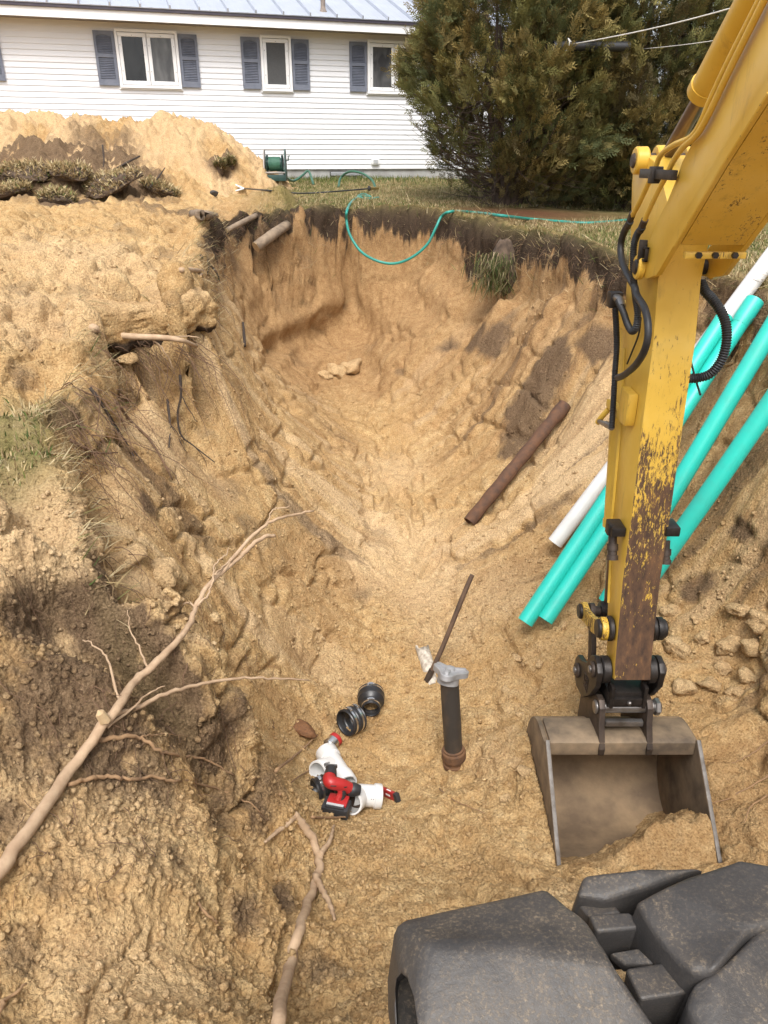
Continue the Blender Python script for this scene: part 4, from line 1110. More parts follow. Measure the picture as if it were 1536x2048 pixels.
# belt: rounded loop round the front idler
bt = []
for k in range(25):
    a = -math.pi / 2 + math.pi * k / 24; bt.append((.40 + .34 * math.cos(a), -1.285 + .335 * math.sin(a)))
loop = bt + [(-1.6, -.95), (-1.6, -1.62)]
inn = [(y - .0 if y < 0 else .40 + (y - .40) * .86, -1.285 + (z + 1.285) * .86) for y, z in loop]
inn[-2] = (-1.55, -.998); inn[-1] = (-1.55, -1.572)
n_ = len(loop)
BV = [(x, *q) for x in (.06, .66) for q in loop] + [(x, *q) for x in (.06, .66) for q in inn]
BF = []
for i in range(n_):
    j = (i + 1) % n_
    BF += [(i, j, n_ + j, n_ + i), (2 * n_ + i, 3 * n_ + i, 3 * n_ + j, 2 * n_ + j), (i, 2 * n_ + i, 2 * n_ + j, j), (n_ + i, n_ + j, 3 * n_ + j, 3 * n_ + i)]
tr = part('track', (BV, BF), M_TRACK, smoothed=50)
part('idler', xcyl(.40, -1.285, .27, .22, .50, 32, .03), M_DARKST, tr, smoothed=40)
part('track_frame', gbox(.18, .54, -1.5, .25, -1.42, -1.12), M_DARKST, tr, bev=.02)
def lug(name, ring, base=-1.0, spread=.012, bev=.011, noise_amp=.004):
    """ring: [(u, v, h)] seen outline points; facets: fan from mid ridge; walls drop to the belt."""
    T = [PZp(u, v, h) for u, v, h in ring[0]]
    V = list(T); Fc = [tuple(f) for f in ring[1]]
    edge = ring[2]
    c = np.mean(T, axis=0)
    n0 = len(V)
    for i in edge:
        p = T[i]; d = (p - c); d[2] = 0; d /= np.linalg.norm(d) + 1e-9
        V.append(np.array([p[0] + d[0] * spread, p[1] + d[1] * spread, base]))
    m = len(edge)
    for k in range(m): Fc.append((edge[k], edge[(k + 1) % m], n0 + (k + 1) % m, n0 + k))
    Fc.append(tuple(n0 + k for k in range(m)))
    o = part(name, (V, Fc), M_TRACK, tr)
    bm = bmesh.new(); bm.from_mesh(o.data)
    bmesh.ops.recalc_face_normals(bm, faces=bm.faces[:])
    bmesh.ops.bevel(bm, geom=[e for e in bm.edges if e.calc_face_angle(0) > .12], offset=bev, segments=4, profile=.55, affect='EDGES', clamp_overlap=True)
    bmesh.ops.triangulate(bm, faces=[f for f in bm.faces if len(f.verts) > 4])
    bmesh.ops.subdivide_edges(bm, edges=bm.edges[:], cuts=2, use_grid_fill=True)
    co = np.array([v.co[:] for v in bm.verts]); nz = fbm(co[:, 0] * 14, co[:, 1] * 14, co[:, 2] * 14, 3, 201)
    bm.normal_update()
    for v, q in zip(bm.verts, nz): v.co += v.normal * float(q) * noise_amp
    bm.to_mesh(o.data); bm.free()
    o.data.polygons.foreach_set('use_smooth', [True] * len(o.data.polygons))
    return o
# big lug on the outer side: upper facet, ridge, then the facet falling towards the rear
lug('track_lug', ([(788, 1838, -.895), (1092, 1768, -.885), (1180, 1842, -.875), (1230, 1922, -.862), (1010, 1886, -.858), (850, 1882, -.862), (1345, 2085, -.905), (1080, 2090, -.905), (830, 2100, -.905), (792, 1930, -.905)],
                  [(0, 1, 2, 4, 5), (2, 3, 4), (5, 4, 7, 8), (4, 3, 6, 7), (0, 5, 9), (5, 8, 9)], [0, 1, 2, 3, 6, 7, 8, 9]), -1.02, bev=.016)
lug('track_lug', ([(1268, 1800, -.885), (1330, 1770, -.872), (1478, 1716, -.868), (1640, 1735, -.868), (1640, 1830, -.865), (1500, 1858, -.862), (1432, 1935, -.865), (1378, 1945, -.882), (1320, 1880, -.888)],
                  [(0, 1, 5, 8), (1, 2, 5), (2, 3, 4, 5), (5, 6, 7, 8)], [0, 1, 2, 3, 4, 5, 6, 7, 8]), -1.0)
lug('track_lug', ([(1388, 1962, -.885), (1448, 1925, -.872), (1540, 1835, -.868), (1660, 1800, -.868), (1680, 2100, -.90), (1420, 2110, -.90), (1370, 2010, -.895)],
                  [(0, 1, 5, 6), (1, 2, 4, 5), (2, 3, 4)], [0, 1, 2, 3, 4, 5, 6]), -1.0)
lug('track_lug', ([(1152, 1790, -.925), (1168, 1748, -.918), (1280, 1736, -.905), (1410, 1733, -.905), (1300, 1775, -.915), (1215, 1800, -.925)], [(0, 1, 2, 4, 5), (2, 3, 4)], [0, 1, 2, 3, 4, 5]), -1.05, bev=.009)
lug('track_lug', ([(1150, 1800, -.945), (1215, 1790, -.942), (1245, 1825, -.94), (1180, 1836, -.94)], [(0, 1, 2, 3)], [0, 1, 2, 3]), -1.05, bev=.006)
for ring in ([(875, 325), (1030, 315), (1080, 375), (905, 392)], [(1012, 525), (1180, 495), (1262, 612), (1068, 642)], [(1150, 745), (1330, 715), (1420, 850), (1200, 880)]):
    T = [(*z7(*q), -.915) for q in ring]
    lug('guide_block', (T, [(0, 1, 2, 3)], [0, 1, 2, 3]), -1.0, .0, bev=.006, noise_amp=.0015)
# the moulded hollow at the outer end of the big lug
big = bpy.data.objects['track_lug']
hol = [PZp(u, v, -.84) - EXO for u, v in ((780, 2130), (779, 1975), (785, 1950), (797, 1940), (810, 1950), (824, 1990), (842, 2130))]
dv_ = np.array([.012, .10, -.16])
nh = len(hol)
hv_, hf_ = [p - dv_ * .4 for p in hol] + [p + dv_ for p in hol], [tuple(range(nh)), tuple(range(2 * nh - 1, nh - 1, -1))] + [(i + nh, (i + 1) % nh + nh, (i + 1) % nh, i) for i in range(nh)]
cut = fixn(mk('lug_cut', hv_, hf_, M_TRACK, ex_root, local=True))
bo = big.modifiers.new('hollow', 'BOOLEAN'); bo.operation = 'DIFFERENCE'; bo.object = cut; bo.solver = 'EXACT'
bpy.context.view_layer.update()
nm_ = bpy.data.meshes.new_from_object(big.evaluated_get(bpy.context.evaluated_depsgraph_get()))
big.modifiers.clear(); big.data = nm_
bpy.data.objects.remove(cut)
# torn flap between the guide blocks
fl = [PZp(*z7(*q), h) for q, h in (((955, 470), -.94), ((1060, 452), -.93), ((1120, 510), -.925), ((1010, 520), -.945))]
part('torn_flap', join((fl + [p - np.array([0, 0, .012]) for p in fl], [(0, 1, 2, 3), (7, 6, 5, 4), (0, 4, 5, 1), (1, 5, 6, 2), (2, 6, 7, 3), (3, 7, 4, 0)])), M_TRACK, tr, bev=.003)
# loose sand in the bucket
def bucket_sand():
    xs = np.linspace(BX0 + .02, BX1 - .02, 150); ts = np.linspace(0, 1, 150)
    ip = np.array(inner)
    L = np.concatenate([[0], np.cumsum(np.linalg.norm(np.diff(ip, axis=0), axis=1))])
    tt = np.linspace(L[-1] * .42, L[-1] * .997, 150)
    yy = np.interp(tt, L, ip[:, 0]); zz = np.interp(tt, L, ip[:, 1])
    X, T = np.meshgrid(xs, np.arange(150)); X = X.ravel(); T = T.ravel()
    Y = yy[T]; Zz = zz[T]
    fx = (X - BX0) / (BX1 - BX0); ft = T / 149.
    n1 = fbm(X * 6, Y * 6, Zz * 6, 4, 301); n2 = fbm(X * 24, Y * 24, Zz * 24, 3, 302)
    depth = -.014 + .21 * smooth(.35, .95, fx * .75 + ft * .55 - .25 + .12 * n1) * smooth(.15, .6, ft) + .02 * smooth(.5, .9, ft)
    depth = depth + (n1 * .018 + n2 * .010 + lumps(X, Y, .06, 305, .6) * .035 + lumps(X, Y, .025, 306, .8) * .015) * smooth(0, .04, depth + .01)
    depth = depth * smooth(1.0, .93, ft)
    a = np.gradient(yy, tt); b = np.gradient(zz, tt)
    ny, nz = b[T], -a[T]
    sg = np.sign(ny * (3.0 - Y) + nz * (-2.9 - Zz)); ny *= sg; nz *= sg
    nl = np.hypot(ny, nz)
    P = np.column_stack([X, Y + ny / nl * depth, Zz + nz / nl * depth])
    me = grid_mesh('loose_sand', P, 150, 150)
    z = np.zeros(len(P))
    put_color(me, 'soil', np.column_stack([.25 * smooth(.2, .6, n1 + .3), z, .45 + z])); put_color(me, 'tone', np.column_stack([z, z, z]))
    me.materials.append(M_GROUND)
    o = bpy.data.objects.new('loose_sand', me); COL.objects.link(o)
    props(o, 'loose damp sand lying inside the excavator bucket', 'sand')
bucket_sand()
# ================================================================== PIPES AND TOOLS
def gtube_hollow(pts, ro, ri, k=28, rings=None):
    """Tube wall with open ends; ro may vary along the points."""
    pts = [np.array(p, float) for p in pts]
    n = len(pts)
    ro = [ro] * n if np.isscalar(ro) else list(ro); ri = [ri] * n if np.isscalar(ri) else list(ri)
    a, fa = gtube(pts, ro, k, cap=False); b, fb = gtube(pts, ri, k, cap=False)
    m = len(a)
    Fc = list(fa) + [tuple(m + i for i in q[::-1]) for q in fb]
    for j in range(k):
        j2 = (j + 1) % k
        Fc.append((j, m + j, m + j2, j2))
        e = (n - 1) * k
        Fc.append((e + j, e + j2, m + e + j2, m + e + j))
    return np.concatenate([a, b]), Fc
M_TEAL = simple('teal_pipe_plastic', (.020, .50, .415), (.045, .41, .335), 5, .42, bump=.05, bscale=20, stretch=(1, 1, 1), lo=.45, hi=.8)
M_PVC = simple('white_pipe_plastic', (.68, .68, .67), (.60, .585, .56), 7, .33)
M_RUST = simple('rusty_iron', (.125, .058, .028), (.055, .030, .020), 15, .85, bump=.5, bscale=70)
M_IRON = simple('black_cast_iron', (.040, .035, .031), (.115, .082, .052), 6, .6, bump=.25, bscale=60, stretch=(1, 1, .5), lo=.42, hi=.75)
M_RUSTB = simple('orange_rust', (.17, .085, .038), (.07, .04, .026), 22, .9, bump=.5, bscale=80)
M_RUBBER = simple('black_rubber', (.016, .016, .018), (.028, .028, .029), 8, .38)
M_BAND = simple('shiny_steel_band', (.72, .71, .69), (.5, .49, .47), 12, .22, metal=.95)
M_ALU = simple('dull_aluminium', (.42, .42, .43), (.30, .30, .30), 9, .5, metal=.35, bump=.2, bscale=60)
M_OLDP = simple('chalky_old_pipe', (.60, .54, .45), (.22, .18, .14), 16, .8, bump=.3, bscale=60, stretch=(2, 2, .4))
M_WOODB = simple('weathered_handle', (.135, .082, .050), (.065, .042, .030), 14, .75, bump=.3, bscale=60, stretch=(2, 2, .3))
M_RED = simple('red_plastic', (.40, .022, .022), (.30, .018, .018), 8, .42)
M_BLK = simple('black_plastic', (.022, .022, .024), (.034, .034, .036), 12, .5)
M_DARKIN = simple('dark_inside', (.03, .02, .012), (.05, .03, .02), 12, .9)  # near-black for discs that stand for the shade inside open pipe ends

def pipe(name, label, a, b, ro, ri, mat, cat='pipe', group=None, hub=None):
    a = np.array(a, float); b = np.array(b, float)
    t = thing(name, label, cat, tuple(a), group)
    n = 14
    pts = [a + (b - a) * k / (n - 1) for k in range(n)]
    L = np.linalg.norm(b - a)
    # a long plastic pipe sags a few millimetres
    pts = [p + np.array([0, 0, -.012 * math.sin(math.pi * k / (n - 1))]) for k, p in enumerate(pts)]
    fixn(mk('pipe_wall', *gtube_hollow(pts, ro, ri), mat, t, flat=False, smooth_angle=50))
    if hub:
        d = (b - a) / L
        h = [b - d * hub[0] * 1.0, b - d * (hub[0] - .025), b + d * .01]
        fixn(mk('bell_end', *gtube_hollow([h[0] - d * .02, h[0], h[1], h[2]], [ro + .0006, ro + .002, hub[1], hub[1]], [ri, ri, hub[1] - .005, hub[1] - .005]), mat, t, flat=False, smooth_angle=50))
    return t
def lift(p, dz): return np.array([p[0], p[1], p[2] + dz])
rp_ = .0535
tb1 = lift(hit(1062, 1252), .02); tb1 = PS(1052, 1246, 5.05)
pipe('sewer_pipe', 'teal plastic pipe with a bell end, leaning on the bank beside its twin', PS(1090, 1240, 5.0), PS(1508, 604, 5.05), rp_, .049, M_TEAL, hub=(.16, .0605), group=None)
pipe('sewer_pipe', 'teal plastic pipe lying between the white pipe and the bell-ended teal one', PS(1050, 1245, 5.02), PS(1450, 632, 5.07), rp_, .049, M_TEAL)
d3 = PS(1536, 667, 4.45) - PS(1213, 1205, 4.75)
pipe('sewer_pipe', 'upper of the two teal pipes leaning apart from the touching pair', PS(1213, 1205, 4.75), PS(1213, 1205, 4.75) + d3 * 1.22, rp_, .049, M_TEAL)
d4 = PS(1536, 812, 4.15) - PS(1296, 1160, 4.55)
pipe('sewer_pipe', 'lower of the two teal pipes, resting on the bare sandy bank', PS(1296, 1160, 4.55), PS(1296, 1160, 4.55) + d4 * 1.5, rp_, .049, M_TEAL)
dw = PS(1545, 508, 5.08) - PS(1110, 1086, 5.55)
pipe('drain_pipe', 'long white plastic pipe leaning from the pit floor onto the lawn', PS(1110, 1086, 5.55), PS(1110, 1086, 5.55) + dw * 1.25, .0565, .052, M_PVC)
ra, rb = lift(hit(938, 1052), .035), lift(hit(1128, 832), .10)
rr_ = thing('rusty_pipe', 'rusty brown iron pipe lying on the bank below the dark soil', 'pipe', tuple(ra))
n = 22
pts = [ra + (rb - ra) * k / (n - 1) for k in range(n)]
fixn(mk('pipe_wall', *gtube_hollow(pts, [.054 + .003 * math.sin(k * 1.7) + (.006 if k > n - 4 else 0) for k in range(n)], .044), M_RUST, rr_, flat=False, smooth_angle=50))
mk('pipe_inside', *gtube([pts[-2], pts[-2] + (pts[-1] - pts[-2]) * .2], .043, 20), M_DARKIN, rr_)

# ---- iron standpipe with the aluminium cap
sb = hit(908, 1518)
stp = PYp(898, 1350, sb[1] - .01)
sp_ = thing('standpipe', 'upright black cast iron pipe with a rusty collar at its foot', 'pipe', tuple(sb))
sd_ = stp - sb
L = float(np.linalg.norm(sd_)); MZ = frame_z(sb, stp)
mk('pipe_wall', *xform(glathe([(.0001, -.25), (.051, -.25), (.051, L * .2), (.0525, L * .5), (.051, L), (.044, L), (.044, L - .1), (.0001, L - .1)], 30), MZ), M_IRON, sp_, flat=False, smooth_angle=40)
mk('hub_collar', *xform(glathe([(.052, -.06), (.064, -.058), (.066, -.022), (.058, -.018), (.058, .004), (.065, .008), (.070, .016), (.070, .062), (.066, .068), (.060, .070), (.060, .082), (.052, .086)], 30), MZ), M_RUSTB, sp_, flat=False, smooth_angle=25)
# cap: three-lobed cast plate resting on the pipe
cap = thing('standpipe_cover', 'grey cast aluminium three-lobed cap sitting on the black standpipe', 'cap', tuple(stp))
cp = []
for k in range(48):
    a = 2 * math.pi * k / 48
    r = .066 + .044 * (.5 + .5 * math.cos(3 * (a - R(10)))) ** 1.6
    cp.append((r * math.cos(a), r * math.sin(a)))
cm = Matrix.Translation(tuple(stp)) @ Matrix.Rotation(R(9), 4, 'Y') @ Matrix.Rotation(R(-16), 4, 'X')
o = mk('cap_plate', *xform(gprism(cp, -.004, .030, 'z'), cm), M_ALU, cap); bevel(fixn(o), .003, 1)
rb_ = []
for k in range(3):
    a = R(10) + 2 * math.pi * k / 3
    rb_.append(xform(gbox(.0, .092, -.011, .011, .028, .044), Matrix.Rotation(a, 4, 'Z')))
for g in rb_: bevel(mk('cap_rib', *xform(g, cm), M_ALU, cap), .005, 2)
mk('cap_boss', *xform(glathe([(.03, .028), (.028, .046), (.018, .050), (.0001, .050)], 18), cm), M_ALU, cap, flat=False, smooth_angle=40)
mk('cap_skirt', *xform(glathe([(.056, -.045), (.060, -.045), (.060, -.003), (.056, -.003)], 26, True), cm), M_ALU, cap, flat=False, smooth_angle=40)

# ---- digging tool standing in the sand
ha, hb = lift(hit(850, 1362), -.04), PS(946, 1150, 4.95)
sh = thing('shovel', 'shovel with a brown wooden handle stuck blade down in the sand', 'shovel', tuple(ha))
hv = hb - ha
pts = [ha + hv * t + np.array([.006 * math.sin(5 * t), 0, 0]) for t in np.linspace(0.06, 1, 16)]
mk('handle', *gtube(pts, [.019, .018, .0165, .016, .016, .017, .0165, .015], 12), M_WOODB, sh, flat=False, smooth_angle=60)
mk('socket', *gtube([ha + hv * t for t in (.0, .03, .09, .15)], [.013, .024, .0215, .0195], 12), M_STEEL, sh, flat=False, smooth_angle=60)
hx = Matrix.Translation(tuple(ha)) @ (Vector(hv).to_track_quat('Z', 'Y').to_matrix().to_4x4())
bl = []; bfc = []
for i in range(7):
    t = i / 6; w = .085 * (1 - .75 * max(0, t - .55) / .45); z = .03 - .26 * t
    for j in range(7):
        q = (j - 3) / 3.; bl.append((w * q, .018 * (1 - q * q) - .02, z))
for i in range(6):
    for j in range(6): bfc.append((i * 7 + j, i * 7 + j + 1, (i + 1) * 7 + j + 1, (i + 1) * 7 + j))
o = mk('blade', *xform((bl, bfc), hx), M_STEEL, sh, flat=False)
sm = o.modifiers.new('thickness', 'SOLIDIFY'); sm.thickness = .003

# ---- broken old pipe half buried
oa, ob_ = lift(hit(843, 1292), .005), lift(hit(866, 1358), -.03)
od = (ob_ - oa)
op = thing('broken_pipe', 'chalky broken pipe end half buried next to the shovel', 'pipe', tuple(oa))
V, Fc = gtube_hollow([oa + od * t for t in np.linspace(0, 1.1, 9)], .047, .040, 24)
V = np.array(V); ax = od / np.linalg.norm(od)
for i in range(len(V)):
    t = np.dot(V[i] - oa, ax)
    if t < .02:      # ragged broken lip
        V[i] += ax * (.022 * (math.sin(i * 2.4) * .5 + .5) + (.05 if V[i][2] > oa[2] + .02 else 0))
fixn(mk('pipe_wall', V, Fc, M_OLDP, op, flat=False, smooth_angle=50))
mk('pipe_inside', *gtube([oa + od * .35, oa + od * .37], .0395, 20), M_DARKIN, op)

# ---- rubber couplings
def coupling(name, label, a, b, prof, bands, tag=False):
    """prof: (t along axis 0..1, outer radius)"""
    a = np.array(a); b = np.array(b)
    t = thing(name, label, 'coupling', tuple((a + b) / 2), None)
    m = frame_z(a, b); L = float(np.linalg.norm(b - a))
    out = [(r, L * q) for q, r in prof]; inn = [(r - .007, L * q) for q, r in prof[::-1]]
    fixn(mk('sleeve', *xform(glathe(out + inn, 36, True), m), M_RUBBER, t, flat=False, smooth_angle=35))
    for q, r in bands:
        bd_ = mk('clamp_band', *xform(glathe([(r + .001, L * q - .007), (r + .003, L * q - .007), (r + .003, L * q + .007), (r + .001, L * q + .007)], 36, True), m), M_BAND, t, flat=False, smooth_angle=35)
        sc = mk('clamp_screw', *xform(join(gbox(-.013, .013, r + .002, r + .016, L * q - .008, L * q + .008), xform(gtube([(-.022, 0, 0), (.022, 0, 0)], .005, 8), Matrix.Translation((0, r + .011, L * q)))), m), M_BAND, bd_)
    return t
c0 = hit(742, 1408)
coupling('pipe_coupling', 'black rubber reducing coupling with wide and narrow steel-banded ends', lift(PYp(742, 1390, c0[1] + .04), .015), lift(PYp(742, 1423, c0[1] - .12), .015),
         [(0, .081), (.02, .086), (.07, .082), (.18, .082), (.22, .088), (.26, .085), (.50, .085), (.62, .060), (.68, .056), (.72, .056), (.76, .060), (.80, .057), (.93, .057), (.97, .061), (1, .058)], [(.12, .082), (.86, .057)])
c1 = hit(703, 1462)
cc1 = lift(c1, .082)
ax1 = np.array([.62, .62, -.12]); ax1 /= np.linalg.norm(ax1)
coupling('pipe_coupling', 'open ring-shaped black rubber coupling with a bright clamp band', cc1 - ax1 * .05, cc1 + ax1 * .055,
         [(0, .080), (.06, .084), (.12, .080), (.40, .080), (.46, .085), (.54, .085), (.60, .080), (.9, .080), (.95, .084), (1, .080)], [(.26, .080), (.75, .080)])
c2 = hit(648, 1600); cc2 = lift(c2, .04) + np.array([0, .06, 0])
coupling('pipe_coupling', 'black rubber coupling partly hidden behind the red cordless saw', cc2 - np.array([.05, .03, 0]), cc2 + np.array([.055, .03, 0]),
         [(0, .058), (.06, .062), (.12, .058), (.45, .058), (.5, .063), (.55, .058), (.9, .058), (1, .060)], [(.25, .058), (.75, .058)])
# ---- paint can
k0 = lift(hit(664, 1494), .030)
can = thing('spray_can', 'small silver can with a red rim lying above the white fitting', 'can', tuple(k0))
ka = np.array([.55, .75, .10]); ka /= np.linalg.norm(ka)
cmx = frame_z(k0 - ka * .04, k0 + ka * .05)
mk('can_body', *xform(glathe([(.0001, .006), (.012, .005), (.014, .0), (.026, .002), (.035, .004), (.041, .012), (.042, .018), (.042, .062)], 28), cmx), M_BAND, can, flat=False, smooth_angle=40)
mk('can_label', *xform(glathe([(.042, .0615), (.0435, .062), (.0435, .085), (.038, .09), (.0001, .09)], 28), cmx), M_RED, can, flat=False, smooth_angle=40)

# ---- white fittings
y1 = hit(665, 1580)[1]
w0 = lift(hit(652, 1520), .062); w1 = lift(hit(694, 1590), .072)
wy = thing('pipe_fitting', 'white plastic branch fitting lying behind the red cordless saw', 'pipe fitting', tuple(w0))
wd = w1 - w0
fixn(mk('fitting_body', *gtube_hollow([w0 + wd * t for t in (0, .02, .22, .24, .74, .76, .98, 1)], [.062, .065, .065, .058, .058, .065, .065, .062], .054, 30), M_PVC, wy, flat=False, smooth_angle=40))
br0 = w0 + wd * .42
bd_ = np.array([-.085, -.105, .045])
fixn(mk('fitting_branch', *gtube_hollow([br0 + bd_ * t for t in (.2, .5, .55, .98, 1.0)], [.056, .056, .064, .065, .063], .054, 30), M_PVC, wy, flat=False, smooth_angle=40))
e1_ = lift(hit(762, 1612), .068)
e0 = lift(hit(718, 1612), .078)
el = thing('pipe_fitting', 'white plastic tee fitting with its dark open end beside the battery', 'pipe fitting', tuple(e0))
pts = [e0 + (e1_ - e0) * t for t in (-.22, 0, .30, .34, .66, .70, .97, 1.0)]
fixn(mk('fitting_body', *gtube_hollow(pts, [.058, .058, .058, .058, .058, .066, .066, .063], .054, 30), M_PVC, el, flat=False, smooth_angle=40))
fd = np.array([-.040, -.108, .055])
fixn(mk('fitting_mouth', *gtube_hollow([e0 + fd * t for t in (.2, .45, .5, .97, 1.0)], [.057, .057, .066, .066, .064], .055, 30), M_PVC, el, flat=False, smooth_angle=40))
mk('mouth_shade_disc', *gtube([e0 + fd * .30, e0 + fd * .34], .0545, 24), M_DARKIN, el)  # dark disc set into the mouth as painted inner shade
mk('printed_mark', *join(*[xform(gbox(-.002, .002, -.0005, .0005, -.010, .010), Matrix.Translation(tuple(pts[4] + np.array([q - .01, -.053, .028]))) @ Matrix.Rotation(R(25), 4, 'X')) for f, q in ((.62, 0), (.62, .012))]), M_BLK, el)

# ---- cordless saw
bt0 = lift(hit(672, 1634), .012)
yb = bt0[1]
saw = thing('cordless_saw', 'red and black cordless saw standing on its battery among white fittings', 'power tool', tuple(bt0))
def bx(name, c, size, rotz, mat, par, bev=.008, tilt=0, roll=0):
    m = Matrix.Translation(tuple(c)) @ Matrix.Rotation(R(rotz), 4, 'Z') @ Matrix.Rotation(R(tilt), 4, 'Y') @ Matrix.Rotation(R(roll), 4, 'X')
    o = mk(name, *xform(gbox(-size[0] / 2, size[0] / 2, -size[1] / 2, size[1] / 2, -size[2] / 2, size[2] / 2), m), mat, par)
    return bevel(o, bev, 2)
bc_ = PYp(673, 1616, yb + .035)
bat = bx('battery', bc_, (.142, .085, .062), -14, M_BLK, saw, .010)
bx('battery_latch', lift(bc_, .034), (.10, .075, .014), -14, M_BLK, bat, .004)
bx('battery_stripe', lift(bc_, .0435), (.090, .055, .005), -14, M_GREY, bat, .002)
for q in (-.05, -.025, 0, .025, .05): bx('battery_rib', bc_ + np.array([q * .97, -.0415 + q * -.24, 0]), (.006, .006, .05), -14, M_BLK, bat, .002)
fc = PYp(676, 1601, yb + .05)
bx('foot', fc, (.105, .072, .022), -14, M_RED, saw, .008)
hp0 = PYp(680, 1597, yb + .06); hp1 = PYp(687, 1569, yb + .085)
mk('grip', *gtube(catmull([hp0, hp0 * .5 + hp1 * .5 + np.array([.004, 0, 0]), hp1], 5), [.025, .021, .022, .027], 14), M_BLK, saw, flat=False, smooth_angle=60)
mk('grip_insert', *gtube(catmull([hp0 + np.array([-.010, -.010, .004]), hp1 * .5 + hp0 * .5 + np.array([-.006, -.010, 0]), hp1 + np.array([-.02, -.008, 0])], 5), [.020, .015, .022], 12), M_RED, saw, flat=False, smooth_angle=60)
g0 = PYp(708, 1579, yb + .10); g1 = PYp(659, 1566, yb + .075); g2 = PYp(661, 1549, yb + .13)
bod = mk('body', *gtube(catmull([g0 + np.array([-.01, 0, 0]), g0 * .5 + g1 * .5 + np.array([.0, 0, .008]), g1 + np.array([.008, 0, .004]), g1 * .5 + g2 * .5 + np.array([-.004, 0, 0]), g2], 6), [.030, .033, .034, .034, .030], 18), M_RED, saw, flat=False, smooth_angle=60)
mk('motor_housing', *gtube(catmull([g0 + np.array([-.03, 0, .001]), g0 + np.array([0, 0, 0]), g0 + np.array([.030, .004, -.008])], 5), [.034, .036, .026], 18), M_BLK, saw, flat=False, smooth_angle=60)
for q in range(4): bx('vent_slot', g0 + np.array([-.055 + q * .013, -.029, .018]), (.005, .006, .020), 0, M_BLK, bod, .001, roll=-25)
nd = (g2 - g1) / np.linalg.norm(g2 - g1)
mk('nose_boot', *gtube([g2 - nd * .012, g2 + nd * .02, g2 + nd * .045], [.034, .031, .026], 18), M_BLK, saw, flat=False, smooth_angle=60)
bx('shoe', g2 + nd * .055, (.062, .012, .022), 0, M_PIN, saw, .004)
mk('shoe_hook', *gtube(catmull([g2 + nd * .05 + np.array([-.03, 0, 0]), g2 + nd * .07 + np.array([-.036, 0, 0]), g2 + nd * .08 + np.array([-.012, 0, 0])], 4), .005, 8), M_PIN, saw, flat=False)
bx('logo_mark', g1 * .55 + g2 * .45 + np.array([.004, -.034, .012]), (.018, .003, .030), 0, M_TRIM, bod, .001, tilt=12, roll=-35)
bx('logo_mark', g1 + np.array([.022, -.033, .012]), (.030, .003, .005), 0, M_BLK, bod, .001, tilt=4, roll=-25)
# ---- red tool lying behind the elbow
t0 = lift(hit(767, 1588), .020); t1 = lift(hit(797, 1603), .022)
rt = thing('hand_tool', 'red hand tool with a black end lying past the white elbow', 'hand tool', tuple(t0))
td = t1 - t0; mm = frame_z(t0 - td * .1, t1)
Lr = float(np.linalg.norm(td)) * 1.1
bevel(mk('tool_body', *xform(gbox(-.012, .012, -.024, .024, 0, Lr - .03), mm), M_RED, rt), .006)
bevel(mk('tool_end', *xform(gbox(-.014, .014, -.027, .027, Lr - .0305, Lr), mm), M_BLK, rt), .006)
mk('tool_mark', *xform(join(gbox(.0121, .0128, -.004, .008, Lr * .35, Lr * .6), gbox(-.0128, -.0121, -.004, .008, Lr * .35, Lr * .6), gbox(-.004, .004, .0241, .0248, Lr * .35, Lr * .6), gbox(-.004, .004, -.0248, -.0241, Lr * .35, Lr * .6)), mm), M_TRIM, rt)

# ================================================================== CLODS AND STONES
def lump_mesh(seed, sub=3, rough=.28, flat=.75):
    bm = bmesh.new(); bmesh.ops.create_icosphere(bm, subdivisions=sub, radius=1)
    co = np.array([v.co[:] for v in bm.verts])
    n = fbm(co[:, 0] * 1.3 + seed * 3.1, co[:, 1] * 1.3, co[:, 2] * 1.3, 4, seed) * rough * 1.7 + fbm(co[:, 0] * 5, co[:, 1] * 5 + seed, co[:, 2] * 5, 3, seed + 9) * rough * .45
    # facets: planes cut the ball into a broken block
    r = np.ones(len(co))
    g = np.random.default_rng(seed)
    for k in range(7):
        d = g.normal(size=3); d /= np.linalg.norm(d); c = g.uniform(.55, .85)
        dp = co @ d
        r = np.minimum(r, np.where(dp > 1e-3, c / np.maximum(dp, 1e-3), 9))
    co = co * (r * (1 + n))[:, None]
    co[:, 2] *= flat
    for v, q in zip(bm.verts, co): v.co = q
    me = bpy.data.meshes.new('clod'); bm.to_mesh(me); bm.free()
    me.polygons.foreach_set('use_smooth', [True] * len(me.polygons))
    return me, co
def tint(me, n, dark, wet, pale):
    put_color(me, 'soil', np.tile([dark, 0, wet], (n, 1))); put_color(me, 'tone', np.tile([pale, 0, 0], (n, 1)))
ci = 0
def clod(u, v, r, label, group):
    """Broken lump pressed into the ground at its place."""
    global ci
    p = hit(u, v); ci += 1
    me, co = lump_mesh(400 + ci, 3, .38)
    r *= random.uniform(.7, 1.15)
    S = np.array([r * random.uniform(.75, 1.3), r * random.uniform(.75, 1.3), r * random.uniform(.8, 1.2)])
    M3 = np.array((Matrix.Rotation(random.uniform(0, 6.28), 4, 'Z') @ Matrix.Rotation(random.uniform(-.4, .4), 4, 'X')).to_3x3())
    co = (co * S) @ M3.T + lift(p, r * .15)
    me.vertices.foreach_set('co', co.astype(np.float32).ravel()); me.update()
    tint(me, len(co), .0, .0, .6); me.materials.append(M_GROUND)
    o = bpy.data.objects.new('clod', me); COL.objects.link(o)
    props(o, label, 'clod', group)
